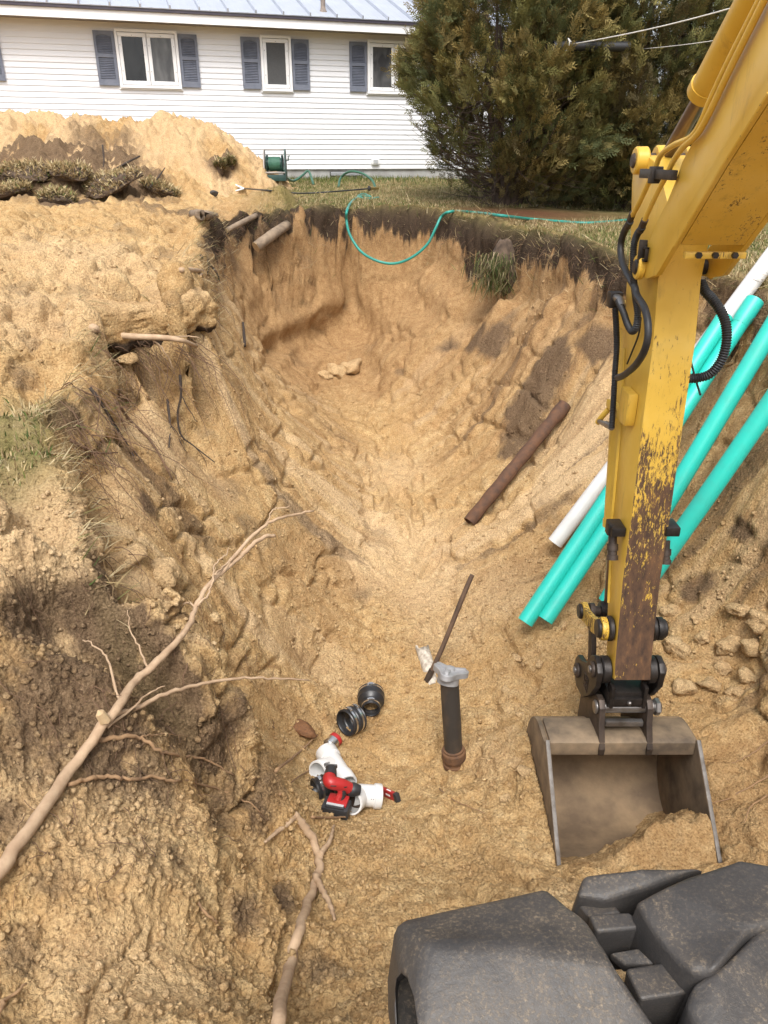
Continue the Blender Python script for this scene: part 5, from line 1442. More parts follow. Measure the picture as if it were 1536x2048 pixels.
for u, v, r in [(1352, 1292, .095), (1408, 1280, .085), (1458, 1292, .10), (1512, 1300, .10), (1366, 1378, .085), (1420, 1370, .07), (1470, 1385, .06), (1340, 1225, .06), (1480, 1225, .07), (1395, 1330, .05), (1500, 1360, .06), (1530, 1250, .08), (1440, 1335, .05), (1390, 1240, .05)]:
    clod(u, v, r, 'pale broken clod of sand on the bank beside the excavator bucket', 'clods beside the bucket')
for u, v, r in [(672, 744, .16), (702, 738, .13), (650, 752, .10)]:
    clod(u, v, r, 'big pale sand clod lying at the foot of the far pit wall', 'clods at the far wall')
for u, v, r in [(1034, 1318, .05), (1012, 1380, .035), (1030, 1530, .045), (1046, 1545, .05), (1060, 1470, .04), (990, 1480, .03), (975, 1405, .03), (1040, 1430, .03), (1010, 1600, .035), (1125, 1255, .04), (1160, 1275, .04), (1080, 1330, .04)]:
    clod(u, v, r, 'small yellow sand clod on the floor near the standpipe', 'clods near the standpipe')
for u, v, r in [(325, 1152, .085), (312, 1192, .06), (250, 1120, .07), (430, 1240, .05)]:
    clod(u, v, r, 'broken sand clod stuck on the rooty bank', 'clods on the rooty bank')
# orange stone above the tools
me, co = lump_mesh(431, 4, .18); me.materials.append(simple('orange_stone', (.20, .085, .03), (.09, .045, .02), 9, .8, bump=.4, bscale=40))
o = bpy.data.objects.new('stone', me); COL.objects.link(o); o.location = lift(hit(606, 1462), .02); o.scale = (.10, .06, .05); o.rotation_euler = (.1, .2, -.2)
props(o, 'orange-brown stone half sunk in the sand above the silver can', 'stone')
me, co = lump_mesh(433, 3, .12); me.materials.append(simple('dark_stone', (.03, .028, .026), (.05, .045, .04), 9, .7))
o = bpy.data.objects.new('stone', me); COL.objects.link(o); o.location = lift(hit(429, 394), .05); o.scale = (.07, .06, .06)
props(o, 'small round dark stone on sand near the lawn edge', 'stone')
# small crumbs lying all over the loose parts
def crumbs():
    g = np.random.default_rng(55)
    src, co = lump_mesh(440, 1, .25)
    tri = np.array([p.vertices[:] for p in src.polygons]); m = len(co)
    zones = [(-1.6, .1, 1.2, 3.0, 4500), (-.6, 1.0, 2.4, 5.2, 3800), (1.0, 2.2, 3.4, 5.2, 1300), (-1.5, .2, 3.2, 6.5, 1500), (-3.6, -1.5, 2.6, 7.5, 2200), (.2, 1.6, 5, 8, 900), (-1.0, .8, 6, 9, 700)]
    xs = np.concatenate([g.uniform(a, b, n) for a, b, c, d, n in zones]); ys = np.concatenate([g.uniform(c, d, n) for a, b, c, d, n in zones])
    h0, D, gx, gy, dark, grass, wet, pale, need, sd = ground_fields(xs.astype(np.float32), ys.astype(np.float32))
    ok = (grass < .2) & ~((xs > BX0 - .03) & (xs < BX1 + .03) & (ys > BY0 - .05) & (ys < BY1 + .05))
    xs, ys, h0, D, gx, gy, dark, wet, pale = [q[ok] for q in (xs, ys, h0, D, gx, gy, dark, wet, pale)]
    n = len(xs); r = .0035 + .015 * g.random(n) ** 3.0
    nl = np.sqrt(gx * gx + gy * gy + 1)
    c = np.column_stack([xs - gx / nl * (D + r * .2), ys - gy / nl * (D + r * .2), h0 + (D + r * .2) / nl])
    a = g.uniform(0, 6.28, n)
    ca, sa = np.cos(a), np.sin(a)
    V = np.empty((n, m, 3))
    V[:, :, 0] = c[:, None, 0] + r[:, None] * (co[None, :, 0] * ca[:, None] - co[None, :, 1] * sa[:, None])
    V[:, :, 1] = c[:, None, 1] + r[:, None] * (co[None, :, 0] * sa[:, None] + co[None, :, 1] * ca[:, None])
    V[:, :, 2] = c[:, None, 2] + r[:, None] * co[None, :, 2]
    Fc = (tri[None] + (np.arange(n) * m)[:, None, None]).reshape(-1, 3)
    me = bpy.data.meshes.new('sand_crumbs')
    me.vertices.add(n * m); me.vertices.foreach_set('co', V.ravel().astype(np.float32))
    me.loops.add(Fc.size); me.loops.foreach_set('vertex_index', Fc.ravel().astype(np.int32))
    me.polygons.add(len(Fc)); me.polygons.foreach_set('loop_start', np.arange(0, Fc.size, 3, dtype=np.int32))
    me.update(calc_edges=True)
    rep = lambda q: np.repeat(q, m)
    put_color(me, 'soil', np.column_stack([rep(dark * .8), rep(dark * 0), rep(wet * .6)])); put_color(me, 'tone', np.column_stack([rep(np.clip(pale + .3, 0, 1)), rep(pale * 0), rep(pale * 0)]))
    me.materials.append(M_GROUND)
    o = bpy.data.objects.new('sand_crumbs', me); COL.objects.link(o)
    props(o, 'loose crumbs of sand strewn over the pit and its banks', 'sand', kind='stuff')
crumbs()
# ================================================================== BRANCHES, ROOTS, LOGS
M_BARK = simple('pale_bark', (.44, .31, .195), (.30, .195, .115), 9, .8, bump=.35, bscale=50, stretch=(2, 2, 2))
M_TWIG = simple('tan_twig', (.33, .20, .10), (.20, .12, .065), 12, .85)
M_ROOT = simple('brown_root', (.17, .095, .052), (.085, .05, .03), 12, .9)
M_GROOT = simple('dark_root', (.055, .038, .027), (.03, .022, .018), 12, .9)
M_LOG = simple('cut_log_bark', (.27, .20, .135), (.13, .095, .065), 14, .85, bump=.3, bscale=50)
M_LOGEND = simple('cut_log_end', (.52, .38, .22), (.40, .27, .14), 20, .8)
def wob(pts, n=8, amp=.012):
    P = catmull(pts, n)
    return [p + np.array([random.uniform(-amp, amp), random.uniform(-amp, amp), random.uniform(-amp, amp)]) if 0 < i < len(P) - 1 else p for i, p in enumerate(P)]
br = [(-60, 1812, 2.05), (0, 1738, 2.15), (70, 1640, 2.32), (140, 1540, 2.48), (205, 1452, 2.62), (235, 1415, 2.70), (270, 1362, 2.80), (310, 1330, 2.88), (345, 1292, 3.0), (378, 1250, 3.1), (392, 1215, 3.2), (418, 1170, 3.3), (455, 1135, 3.4), (485, 1110, 3.48)]
def PSb(u, v, s, gap=.035):
    """Point at depth s, kept clear of the ground it crosses."""
    p = hit(u, v); return PS(u, v, min(s, p[1] / ray(u, v)[1] - gap))
P = [PSb(*q) for q in br]
branch = thing('fallen_branch', 'long bare crooked branch lying across the bank above the tools', 'branch', tuple(P[1]))
mk('limb', *gtube(wob(P, 5, .0035), [.0205, .020, .019, .0180, .0165, .0155, .0145, .0125, .0115, .0105, .0095, .0085], 12, jit=.12), M_BARK, branch, flat=False)
def twig(pts, r0, r1, parent=branch, name='twig', mat=M_BARK, amp=.004):
    mk(name, *gtube(wob([PSb(*q, .02) for q in pts], 5, amp), [r0, (r0 + r1) / 2, r1], 7, jit=.08), mat, parent, flat=False)
twig([(482, 1112, 3.47), (510, 1085, 3.52), (532, 1072, 3.56), (549, 1071, 3.6)], .011, .008)
twig([(440, 1150, 3.36), (470, 1110, 3.45), (515, 1062, 3.55), (550, 1040, 3.62), (585, 1030, 3.7), (627, 1022, 3.78)], .010, .005)
twig([(232, 1428, 2.68), (275, 1415, 2.75), (330, 1388, 2.85), (380, 1372, 2.95), (440, 1362, 3.05), (500, 1356, 3.15), (560, 1358, 3.25), (618, 1361, 3.35)], .010, .0035)
twig([(240, 1408, 2.70), (228, 1360, 2.74), (215, 1320, 2.78), (190, 1292, 2.8), (165, 1280, 2.82)], .006, .002)
twig([(395, 1212, 3.2), (415, 1190, 3.25), (425, 1160, 3.3), (430, 1130, 3.34), (452, 1108, 3.4), (458, 1095, 3.4)], .006, .002)
twig([(430, 1150, 3.3), (455, 1125, 3.4), (465, 1118, 3.4)], .005, .002)
twig([(392, 1215, 3.2), (378, 1205, 3.2), (360, 1208, 3.2), (352, 1195, 3.2)], .005, .002)
twig([(535, 1045, 3.6), (545, 1020, 3.6), (565, 1015, 3.62), (580, 1012, 3.62)], .004, .002)
twig([(215, 1455, 2.6), (260, 1420, 2.7), (300, 1385, 2.8), (330, 1372, 2.85)], .006, .002)
twig([(300, 1340, 2.88), (280, 1300, 2.9), (262, 1262, 2.92), (255, 1220, 2.95)], .005, .0015)
bp = PSb(212, 1442, 2.615, .05)
mk('broken_stub', *gtube([bp + np.array([0, 0, .0]), bp + np.array([-.012, -.008, .040]), bp + np.array([-.016, -.01, .052])], [.018, .013, .002], 8, jit=.3), M_LOGEND, branch)
def on_ground(pts, dz=.015, n=6):
    return catmull([lift(hit(u, v), dz) for u, v in pts], n)
def stick(name, label, pts, r0, r1, mat=M_BARK, dz=.02, group=None, amp=.006, side=()):
    P = on_ground(pts, dz)
    t = thing(name, label, 'stick' if name != 'root' else 'root', tuple(P[0]), group)
    P = [p + np.array([random.uniform(-amp, amp), 0, random.uniform(-amp, amp)]) for p in P]
    mk('stem', *gtube(P, [r0, (r0 + r1) / 2, r1], 9, jit=.08), mat, t, flat=False)
    for q in side: mk('twig', *gtube(wob(on_ground(q, dz + .01), 2, .003), [r1 * .8, r1 * .3], 6), mat, t, flat=False)
    return t
stick('branch', 'thick pale branch lying down the near slope towards the track', [(590, 1634), (615, 1668), (634, 1705), (638, 1745), (620, 1800), (600, 1868), (577, 1945), (552, 2060)], .018, .019, M_BARK, .020, side=[[(596, 1640), (560, 1670), (530, 1695)], [(640, 1720), (660, 1690), (668, 1660)], [(630, 1760), (660, 1820), (670, 1850)]])
stick('root', 'crooked thin root crossing the dark soil below the fallen branch', [(205, 1494), (250, 1486), (286, 1491), (327, 1517), (370, 1524), (415, 1533), (470, 1560)], .009, .004, M_TWIG, .03, side=[[(286, 1491), (330, 1485), (380, 1488)]])
stick('root', 'long wavy root running along the slope towards the tools', [(140, 1586), (180, 1572), (220, 1566), (265, 1572), (307, 1566), (350, 1574), (389, 1576), (440, 1590), (490, 1612), (525, 1635)], .008, .003, M_TWIG, .03)
stick('stick', 'straight tan stick beside the silver can', [(552, 1552), (590, 1520), (636, 1478)], .008, .005, M_TWIG, .03, amp=.002)
stick('stick', 'thin tan stick pointing at the white branch fitting', [(560, 1600), (600, 1560), (650, 1535)], .005, .003, M_TWIG, .03, amp=.002)
stick('stick', 'thin pale stick lying just under the black battery', [(625, 1642), (660, 1643), (700, 1640)], .007, .004, M_TWIG, .025, amp=.002)
stick('stick', 'thin bent stick on bare sand between bucket and red tool', [(878, 1582), (905, 1605), (935, 1618), (968, 1632)], .004, .002, M_TWIG, .02, amp=.003)
stick('root', 'pale thin root sticking out of cracked sand at the near slope', [(0, 2040), (20, 2010), (60, 1985)], .006, .003, M_TWIG, .03)
stick('root', 'short root curling over the lumpy near slope', [(390, 1795), (410, 1830), (430, 1850), (445, 1868)], .006, .003, M_TWIG, .02)
# roots poking from the bank by the bucket
for pts, lab in (([(1536, 1490), (1500, 1520), (1460, 1540)], 'thin root poking from the bank just above the bucket side'), ([(1536, 1560), (1500, 1585), (1450, 1610), (1415, 1620)], 'long thin root reaching over the bucket side'), ([(1536, 1600), (1500, 1625), (1485, 1660)], 'drooping root hanging below the bucket side')):
    stick('root', lab, pts, .005, .002, M_TWIG, .04)
# bigger root and logs at the rim
def piece(name, label, cat, pts, rads, mat, endmat=None, k=12, jit=.05, side=()):
    P = [np.array(p) for p in pts]
    t = thing(name, label, cat, tuple(P[0]))
    mk('stem', *gtube(catmull(P, 5), rads, k, jit=jit), mat, t, flat=False)
    if endmat:
        d = (P[0] - P[1]) / np.linalg.norm(P[0] - P[1])
        mk('cut_end', *gtube([P[0] + d * -.002, P[0] + d * .004], rads[0] * .97, k), endmat, t)
    for q, r in side: mk('fork', *gtube(wob(q, 4, .006), [r, r * .5], 6), mat, t, flat=False)
    return t
def PH(u, v, ds): # a point ds nearer than the ground along the sight line
    p = hit(u, v); d = ray(u, v); return p - d * ds
piece('log', 'cut log jutting from the far rim above the pit', 'log', [PH(512, 494, .18), PH(540, 473, .16), PH(574, 450, .02)], [.062, .060, .055], M_LOG, M_LOGEND)
piece('log', 'thinner broken log on the far rim next to the cut log', 'log', [PH(453, 461, .15), PH(480, 447, .12), PH(512, 431, .02)], [.028, .03, .03], M_LOG, M_LOGEND)
piece('plank', 'short flat piece of wood lying under the sod of the far rim', 'wood', [PH(385, 428, .2), PH(405, 430, .2), PH(432, 431, .15)], [.045, .05, .03], M_LOG)
piece('root', 'stout broken root sticking out under the sandy ledge', 'root', [PH(186, 656, .02), PH(215, 668, .10), PH(265, 673, .16), PH(320, 675, .2), (PH(360, 680, .22)), PH(393, 692, .22)], [.028, .024, .020, .019, .016, .012], M_BARK,
      side=[([PH(340, 676, .2), PH(370, 672, .2), PH(400, 676, .2)], .008), ([PH(300, 674, .18), PH(330, 705, .15), PH(350, 740, .1)], .007), ([PH(230, 668, .1), PH(255, 640, .1), PH(262, 622, .05)], .006)])
piece('root', 'pale forked root beside a dark hole at the rim', 'root', [PH(362, 540, .05), PH(385, 540, .15), PH(405, 543, .18), PH(400, 552, .2)], [.018, .016, .014, .008], M_BARK, side=[([PH(385, 555, .1), PH(410, 558, .12), PH(440, 566, .1)], .006)])
piece('branch', 'dark forked twig hanging below the far rim sand', 'branch', [PH(402, 512, .04), PH(420, 530, .15), PH(433, 545, .15), PH(440, 565, .1)], [.014, .012, .010, .006], M_GROOT, side=[([PH(420, 530, .15), PH(415, 545, .1), PH(418, 560, .08)], .006)])
piece('stake', 'short black stick standing on the ledge of the far pit wall', 'stick', [PH(489, 692, .02), PH(488, 670, .06), PH(486, 645, .1)], [.016, .014, .010], M_GROOT)
for pts, lab in (([(180, 775), (205, 810), (230, 850), (255, 890), (275, 925)], 'dark root trailing down the rooty bank from its sod edge'), ([(360, 750), (362, 790), (355, 830), (362, 870), (385, 890), (430, 925)], 'dark kinked root hanging in the middle of the rooty bank'), ([(335, 800), (340, 850), (338, 895)], 'short dark root hanging straight on the rooty bank'),
                 ([(230, 800), (260, 840), (300, 880), (330, 930), (345, 960)], 'long thin root crossing the pale scraped patch of bank'), ([(140, 880), (190, 905), (235, 905)], 'thin tan root lying on the top of the rooty bank')):
    P = [PH(u, v, .06) for u, v in pts]
    t = piece('root', lab, 'root', P, [.010, .007, .004], M_GROOT if 'dark' in lab else M_ROOT, k=7, jit=.1, side=[([P[1], P[1] + np.array([.05, -.02, -.10]), P[1] + np.array([.10, -.03, -.18])], .004), ([P[-2], P[-2] + np.array([.06, 0, -.08]), P[-2] + np.array([.08, 0, -.16])], .003)])
def ledge():
    """Slab of sand-covered sod that overhangs the rooty bank."""
    a, b = np.array([-2.02, 5.02]), np.array([-1.36, 5.62])
    d = (b - a) / np.linalg.norm(b - a); n = np.array([d[1], -d[0]])
    bm = bmesh.new(); bmesh.ops.create_cube(bm, size=2)
    bmesh.ops.subdivide_edges(bm, edges=bm.edges[:], cuts=44, use_grid_fill=True)
    co = np.array([v.co[:] for v in bm.verts])
    q = co / np.maximum(1, (np.abs(co) ** 5).sum(1) ** .2)[:, None]
    L_ = np.linalg.norm(b - a) / 2 + .06
    wl_ = q[:, 0] * L_; wn = q[:, 1] * .26; wz = q[:, 2] * .15
    X = (a[0] + b[0]) / 2 + d[0] * wl_ + n[0] * (wn + .03); Y = (a[1] + b[1]) / 2 + d[1] * wl_ + n[1] * (wn + .03)
    top = np.array([gz(px - n[0] * .32, py - n[1] * .32) for px, py in zip((a[0] + b[0]) / 2 + d[0] * wl_ - n[0] * .1, (a[1] + b[1]) / 2 + d[1] * wl_ - n[1] * .1)])
    top = np.median(top) * .6 + top * .4
    Zq = top - .10 + wz
    r1 = fbm(X * 5, Y * 5, Zq * 5, 4, 711); r2 = np.abs(vnoise(X * 16, Y * 16, Zq * 16, 713)) - .3; r3 = np.abs(vnoise(X * 38, Y * 38, Zq * 38, 714)) - .3
    nv = q / np.linalg.norm(q, axis=1)[:, None]
    disp = r1 * .085 + r2 * .030 + r3 * .014
    X = X + (d[0] * nv[:, 0] + n[0] * nv[:, 1]) * disp; Y = Y + (d[1] * nv[:, 0] + n[1] * nv[:, 1]) * disp; Zq = Zq + nv[:, 2] * disp * .7
    for v, p in zip(bm.verts, np.column_stack([X, Y, Zq])): v.co = p
    me = bpy.data.meshes.new('sod_ledge'); bm.to_mesh(me); bm.free()
    me.polygons.foreach_set('use_smooth', [True] * len(me.polygons))
    dk = smooth(-.35, -.85, q[:, 2] + .25 * r1)  # underside coloured darker, painting in the shade below the overhang
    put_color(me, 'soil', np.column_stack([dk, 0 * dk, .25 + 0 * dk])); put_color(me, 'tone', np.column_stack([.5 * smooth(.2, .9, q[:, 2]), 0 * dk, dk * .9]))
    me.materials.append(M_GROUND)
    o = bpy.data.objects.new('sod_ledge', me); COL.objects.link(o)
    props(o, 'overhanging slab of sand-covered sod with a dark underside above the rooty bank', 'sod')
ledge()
# fine roots: nobody could count them
def fine_roots():
    gs = []
    g = np.random.default_rng(77)
    def strand(p, L, r, out):
        pts = [p]; d = np.array([out[0], out[1], g.uniform(-.5, .1)])
        st = L / 7
        for k in range(7):
            d = d / np.linalg.norm(d) + np.array([g.normal() * .28, g.normal() * .28, -.35 + g.normal() * .2])
            q = pts[-1] + d / np.linalg.norm(d) * st
            z = gz(q[0], q[1]) + .012 + .02 * g.random()
            if q[2] < z: q[2] = z
            pts.append(q)
        gs.append(gtube(pts, [r, r * .7, r * .3], 4, cap=False))
    for k in range(95):     # the rooty bank
        u, v = (g.uniform(190, 400), g.uniform(655, 720)) if k < 50 else (g.uniform(110, 260), g.uniform(760, 900))
        p = PH(u, v, .03)
        strand(p, g.uniform(.25, .95), g.uniform(.0012, .0036), (.8, -.35))
    for i in range(0, len(RIM), 1):   # fringe below the sod
        p, d = RIM[i]
        if p[1] < 2.3: continue
        n = rim_inward(i)
        for k in range(3):
            q = p + np.array([n[0] * g.uniform(.02, .14), n[1] * g.uniform(.02, .14), -g.uniform(.02, d * .9)]) + np.array([g.uniform(-.06, .06), g.uniform(-.06, .06), 0])
            q[2] = max(q[2], gz(q[0], q[1]) + .01)
            strand(q, g.uniform(.06, .24), g.uniform(.0010, .0028), n)
    for k in range(120):    # loose dark soil of the near slope
        u, v = g.uniform(20, 560), g.uniform(1180, 1750)
        p = PH(u, v, .03)
        strand(p, g.uniform(.08, .3), g.uniform(.0008, .002), (g.uniform(-1, 1), g.uniform(-1, 1)))
    o = mk('fine_roots', *join(*gs), M_ROOT, None, flat=False)
    props(o, 'mass of fine brown roots hanging from the sod and bank', 'roots', kind='stuff')
fine_roots()

# ================================================================== SOD CLUMPS with dry grass
def leaf_mat(name, attr='tint', rough=.7, trans=.25):
    m, nt, b = nodes_of(name)
    a = N(nt, 'ShaderNodeAttribute', attribute_name=attr)
    nt.links.new(a.outputs['Color'], b.inputs['Base Color'])
    b.inputs['Roughness'].default_value = rough
    b.inputs['Specular IOR Level'].default_value = .25
    tr = N(nt, 'ShaderNodeBsdfTranslucent'); nt.links.new(a.outputs['Color'], tr.inputs['Color'])
    mx = N(nt, 'ShaderNodeMixShader'); mx.inputs[0].default_value = trans
    out = nt.nodes['Material Output']
    nt.links.new(b.outputs[0], mx.inputs[1]); nt.links.new(tr.outputs[0], mx.inputs[2]); nt.links.new(mx.outputs[0], out.inputs['Surface'])
    return m
M_GRASS = leaf_mat('grass_blades')
M_NEEDLE = leaf_mat('cedar_sprays', trans=.18)
def tri_mesh(name, V, T, colors, mat, parent=None, loc=None):
    me = bpy.data.meshes.new(name)
    V = np.asarray(V, np.float32)
    if loc is not None: V = V - np.asarray(loc, np.float32)
    me.vertices.add(len(V)); me.vertices.foreach_set('co', V.ravel())
    T = np.asarray(T, np.int32); k = T.shape[1]
    me.loops.add(T.size); me.loops.foreach_set('vertex_index', T.ravel())
    me.polygons.add(len(T)); me.polygons.foreach_set('loop_start', np.arange(0, T.size, k, dtype=np.int32))
    me.update(calc_edges=True)
    put_color(me, 'tint', np.asarray(colors, np.float32))
    me.materials.append(mat)
    o = bpy.data.objects.new(name, me); COL.objects.link(o)
    if parent is not None: o.parent = parent
    return o
GREENS = np.array([[.075, .105, .022], [.11, .135, .035], [.17, .17, .06], [.055, .085, .02]])
STRAW = np.array([[.36, .28, .15], [.29, .215, .105], [.42, .34, .20], [.22, .15, .075]])
def blades(P, nrm, hgt, green, g, lean=.5, width=.0045):
    """One bent blade (two quads as three triangles) at each point."""
    n = len(P)
    a = g.uniform(0, 2 * math.pi, n)
    side = np.column_stack([np.cos(a), np.sin(a), np.zeros(n)])
    ld = np.column_stack([np.cos(a + 1.57), np.sin(a + 1.57), np.zeros(n)]) * (lean * g.random(n)[:, None])
    up = nrm + ld; up /= np.linalg.norm(up, axis=1)[:, None]
    mid = P + up * (hgt * .55)[:, None]
    up2 = up + ld * .9 - np.array([0, 0, .15]); up2 /= np.linalg.norm(up2, axis=1)[:, None]
    tip = mid + up2 * (hgt * .5)[:, None]
    w = width * (.7 + .6 * g.random(n))[:, None]
    V = np.stack([P - side * w, P + side * w, mid - side * w * .7, mid + side * w * .7, tip], 1).reshape(-1, 3)
    i = np.arange(n)[:, None] * 5
    T = np.concatenate([i + [0, 1, 3], i + [0, 3, 2], i + [2, 3, 4]], 1).reshape(-1, 3)
    isg = g.random(n) < green
    c = np.where(isg[:, None], GREENS[g.integers(0, 4, n)], STRAW[g.integers(0, 4, n)]) * (.85 + .55 * g.random(n))[:, None]
    return V, T, np.repeat(c, 5, axis=0)
SODM = simple('dark_sod_soil', (.13, .088, .058), (.045, .031, .022), 12, .95, bump=.8, bscale=45, dist=.02)
def sod(u, v, r, label, tiltx, tilty, green=.12, lift_=.0, ds=.15):
    p = PH(u, v, ds)
    t = thing('sod_clump', label, 'sod', tuple(p), 'lifted sod clumps')
    me, co = lump_mesh(int(500 + u + v), 4, .30, .55)
    me.materials.append(SODM)
    rot = (Matrix.Rotation(R(tiltx), 4, 'X') @ Matrix.Rotation(R(tilty), 4, 'Y')).to_3x3()
    M3 = np.array(rot); co = (co * np.array([r[0], r[1], r[2]])) @ M3.T
    me.vertices.foreach_set('co', co.astype(np.float32).ravel()); me.update()
    o = bpy.data.objects.new('soil', me); COL.objects.link(o); o.parent = t
    g = np.random.default_rng(int(u))
    nrm = np.array([v_.normal[:] for v_ in me.vertices])
    upv = M3 @ np.array([0, 0, 1.0])
    idx = np.nonzero(nrm @ upv > .35)[0]
    idx = g.choice(idx, 1500)
    P = co[idx] + g.normal(size=(1500, 3)) * .02
    V, T, c = blades(P, nrm[idx] * .45 + np.array([.1, -.35, .05]), g.uniform(.03, .10, 1500), green, g, 1.3, .008)
    c = c * 1.15
    tri_mesh('dry_grass', V, T, c, M_GRASS, t)
    return t
sod(225, 366, (.46, .30, .20), 'broad overturned sod slab with straw grass on the heap', 25, -12, .08, ds=.35)
sod(118, 400, (.26, .20, .20), 'dark root-bound sod clump with short straw at the foot of the heap', 15, 10, .2, ds=.3)
sod(318, 378, (.32, .2, .14), 'dark sod piece lying next to the overturned slab', 10, 20, .10, ds=.2)
sod(50, 345, (.42, .26, .16), 'wide dark sod piece high on the heap', 30, 5, .05, ds=.15)
sod(135, 345, (.36, .24, .15), 'straw-topped sod piece in the middle of the dark soil of the heap', 22, 8, .06, ds=.2)
sod(20, 385, (.36, .2, .15), 'low dark sod piece at the near foot of the heap', 12, -6, .1, ds=.2)
sod(440, 335, (.08, .08, .20), 'small upright dark sod tuft on the bare sand slope of the heap', 5, 12, .3, ds=.05)
sod(462, 328, (.05, .06, .15), 'narrow dark sod strip beside the upright tuft on the heap', 5, -8, .3, ds=.03)
for i, (pts, r, lab) in enumerate([([(165, 385), (205, 355), (245, 330), (280, 312)], .022, 'dark stick lying over the overturned sod slab'), ([(60, 385), (68, 400), (75, 410)], .03, 'broken pale stub at the foot of the heap'), ([(72, 372), (78, 395), (82, 410)], .016, 'thin upright pale stick at the foot of the heap'),
                                   ([(0, 322), (15, 332), (28, 340)], .03, 'short log end on top of the heap'), ([(300, 375), (320, 350), (330, 335)], .012, 'thin twig standing on the dark sod piece'), ([(10, 378), (40, 390), (55, 400)], .035, 'dark broken limb lying low on the heap'),
                                   ([(205, 290), (208, 320), (205, 340)], .014, 'reddish twig standing in the sand of the heap')]):
    piece('stick', lab, 'stick', [PS(u, v, 11.2 - .02 * k + (0 if v > 350 else .3)) for k, (u, v) in enumerate(pts)], [r, r * .9, r * .5], M_LOG if i in (1, 2, 3) else M_GROOT, k=8, jit=.15)

# ================================================================== LAWN GRASS
def lawn():
    g = np.random.default_rng(99)
    xs, ys = [], []
    for a, b, c, d, n in [(-2.8, 2.0, 9.2, 12.5, 30000), (-3, 4.5, 12, 17.6, 32000), (1.4, 4.4, 6.0, 10.5, 26000), (1.9, 4.2, 3.6, 6.5, 26000), (-2.6, -1.5, 2.9, 4.4, 5000), (4, 8, 6, 16, 2000)]:
        xs.append(g.uniform(a, b, n)); ys.append(g.uniform(c, d, n))
    x = np.concatenate(xs).astype(np.float32); y = np.concatenate(ys).astype(np.float32)
    h0, D, gx, gy, dark, grass, wet, pale, need, sd = ground_fields(x, y)
    wall_y = W0[1] + (x - W0[0]) * math.tan(HA) - .05
    patch = fbm(x * .9, y * .9, x * 0, 3, 401)
    ok = (grass > .35 + .3 * g.random(len(x))) & (need < .45 * (.4 + g.random(len(x)))) & (y < wall_y)
    x, y, h0, D, patch, wy_, gx, gy = [q[ok] for q in (x, y, h0, D, patch, wall_y, gx, gy)]
    P = np.column_stack([x, y, h0 + D - .01])
    nearwall = smooth(2.6, .4, wy_ - y)
    green = np.clip(.30 + .5 * patch + .60 * nearwall - .22 * smooth(-1.2, -1.6, x) * smooth(5, 4.6, y) - .15 * smooth(1.5, 3, x) * smooth(9, 7, y), .08, .95)
    hg = g.uniform(.025, .07, len(x)) * (1 + .8 * nearwall)
    V, T, c = blades(P, np.tile([0, 0, 1.0], (len(x), 1)), hg, green, g, 1.2, .0042)
    o = tri_mesh('lawn_grass', V, T, c, M_GRASS)
    props(o, 'short spring lawn of straw and green blades round the pit', 'grass', kind='stuff')
    # overhanging straw along the sod edge
    Q, Nn = [], []
    for i, (p, d) in enumerate(RIM):
        if p[1] < 2.6: continue
        n = rim_inward(i)
        k = 26 if (p[1] < 4.6 and p[0] < 0) or p[1] > 6 or p[0] > 1.5 else 14
        for j in range(k):
            q = p + np.array([g.uniform(-.1, .1), g.uniform(-.1, .1), 0]); q = q + np.array([n[0], n[1], 0]) * g.uniform(-.03, .05)
            Q.append([q[0], q[1], gz(q[0], q[1]) + .01 + .02 * g.random()]); Nn.append([n[0] * .7, n[1] * .7, g.uniform(-.2, .7)])
    Q = np.array(Q); Nn = np.array(Nn)
    V, T, c = blades(Q, Nn, g.uniform(.05, .15, len(Q)), .12, g, .8, .0038)
    o = tri_mesh('rim_straw', V, T, c, M_GRASS)
    props(o, 'dry straw grass hanging over the torn sod edge', 'grass', kind='stuff')
lawn()
def tuft():
    g = np.random.default_rng(5)
    p = PH(1000, 492, .25)
    t = thing('grass_tuft', 'green grassy tuft slumped over the far rim under the cedar', 'grass', tuple(p))
    me, co = lump_mesh(611, 4, .3, 1.0); me.materials.append(SODM)
    co = co * np.array([.14, .10, .30]) + np.array([.08, .02, -.24])
    me.vertices.foreach_set('co', co.astype(np.float32).ravel()); me.update()
    o = bpy.data.objects.new('soil', me); COL.objects.link(o); o.parent = t
    n = 700
    P = np.column_stack([g.normal(0, .11, n) - .04, g.normal(-.04, .05, n), g.uniform(-.42, -.05, n)])
    nr = np.column_stack([g.normal(-.15, .3, n), g.uniform(-.9, -.1, n), g.uniform(-1.1, -.1, n)])
    V, T, c = blades(P, nr, g.uniform(.08, .26, n), .60, g, .5, .004)
    c = c * .62
    tri_mesh('blades', V, T, c, M_GRASS, t)
tuft()

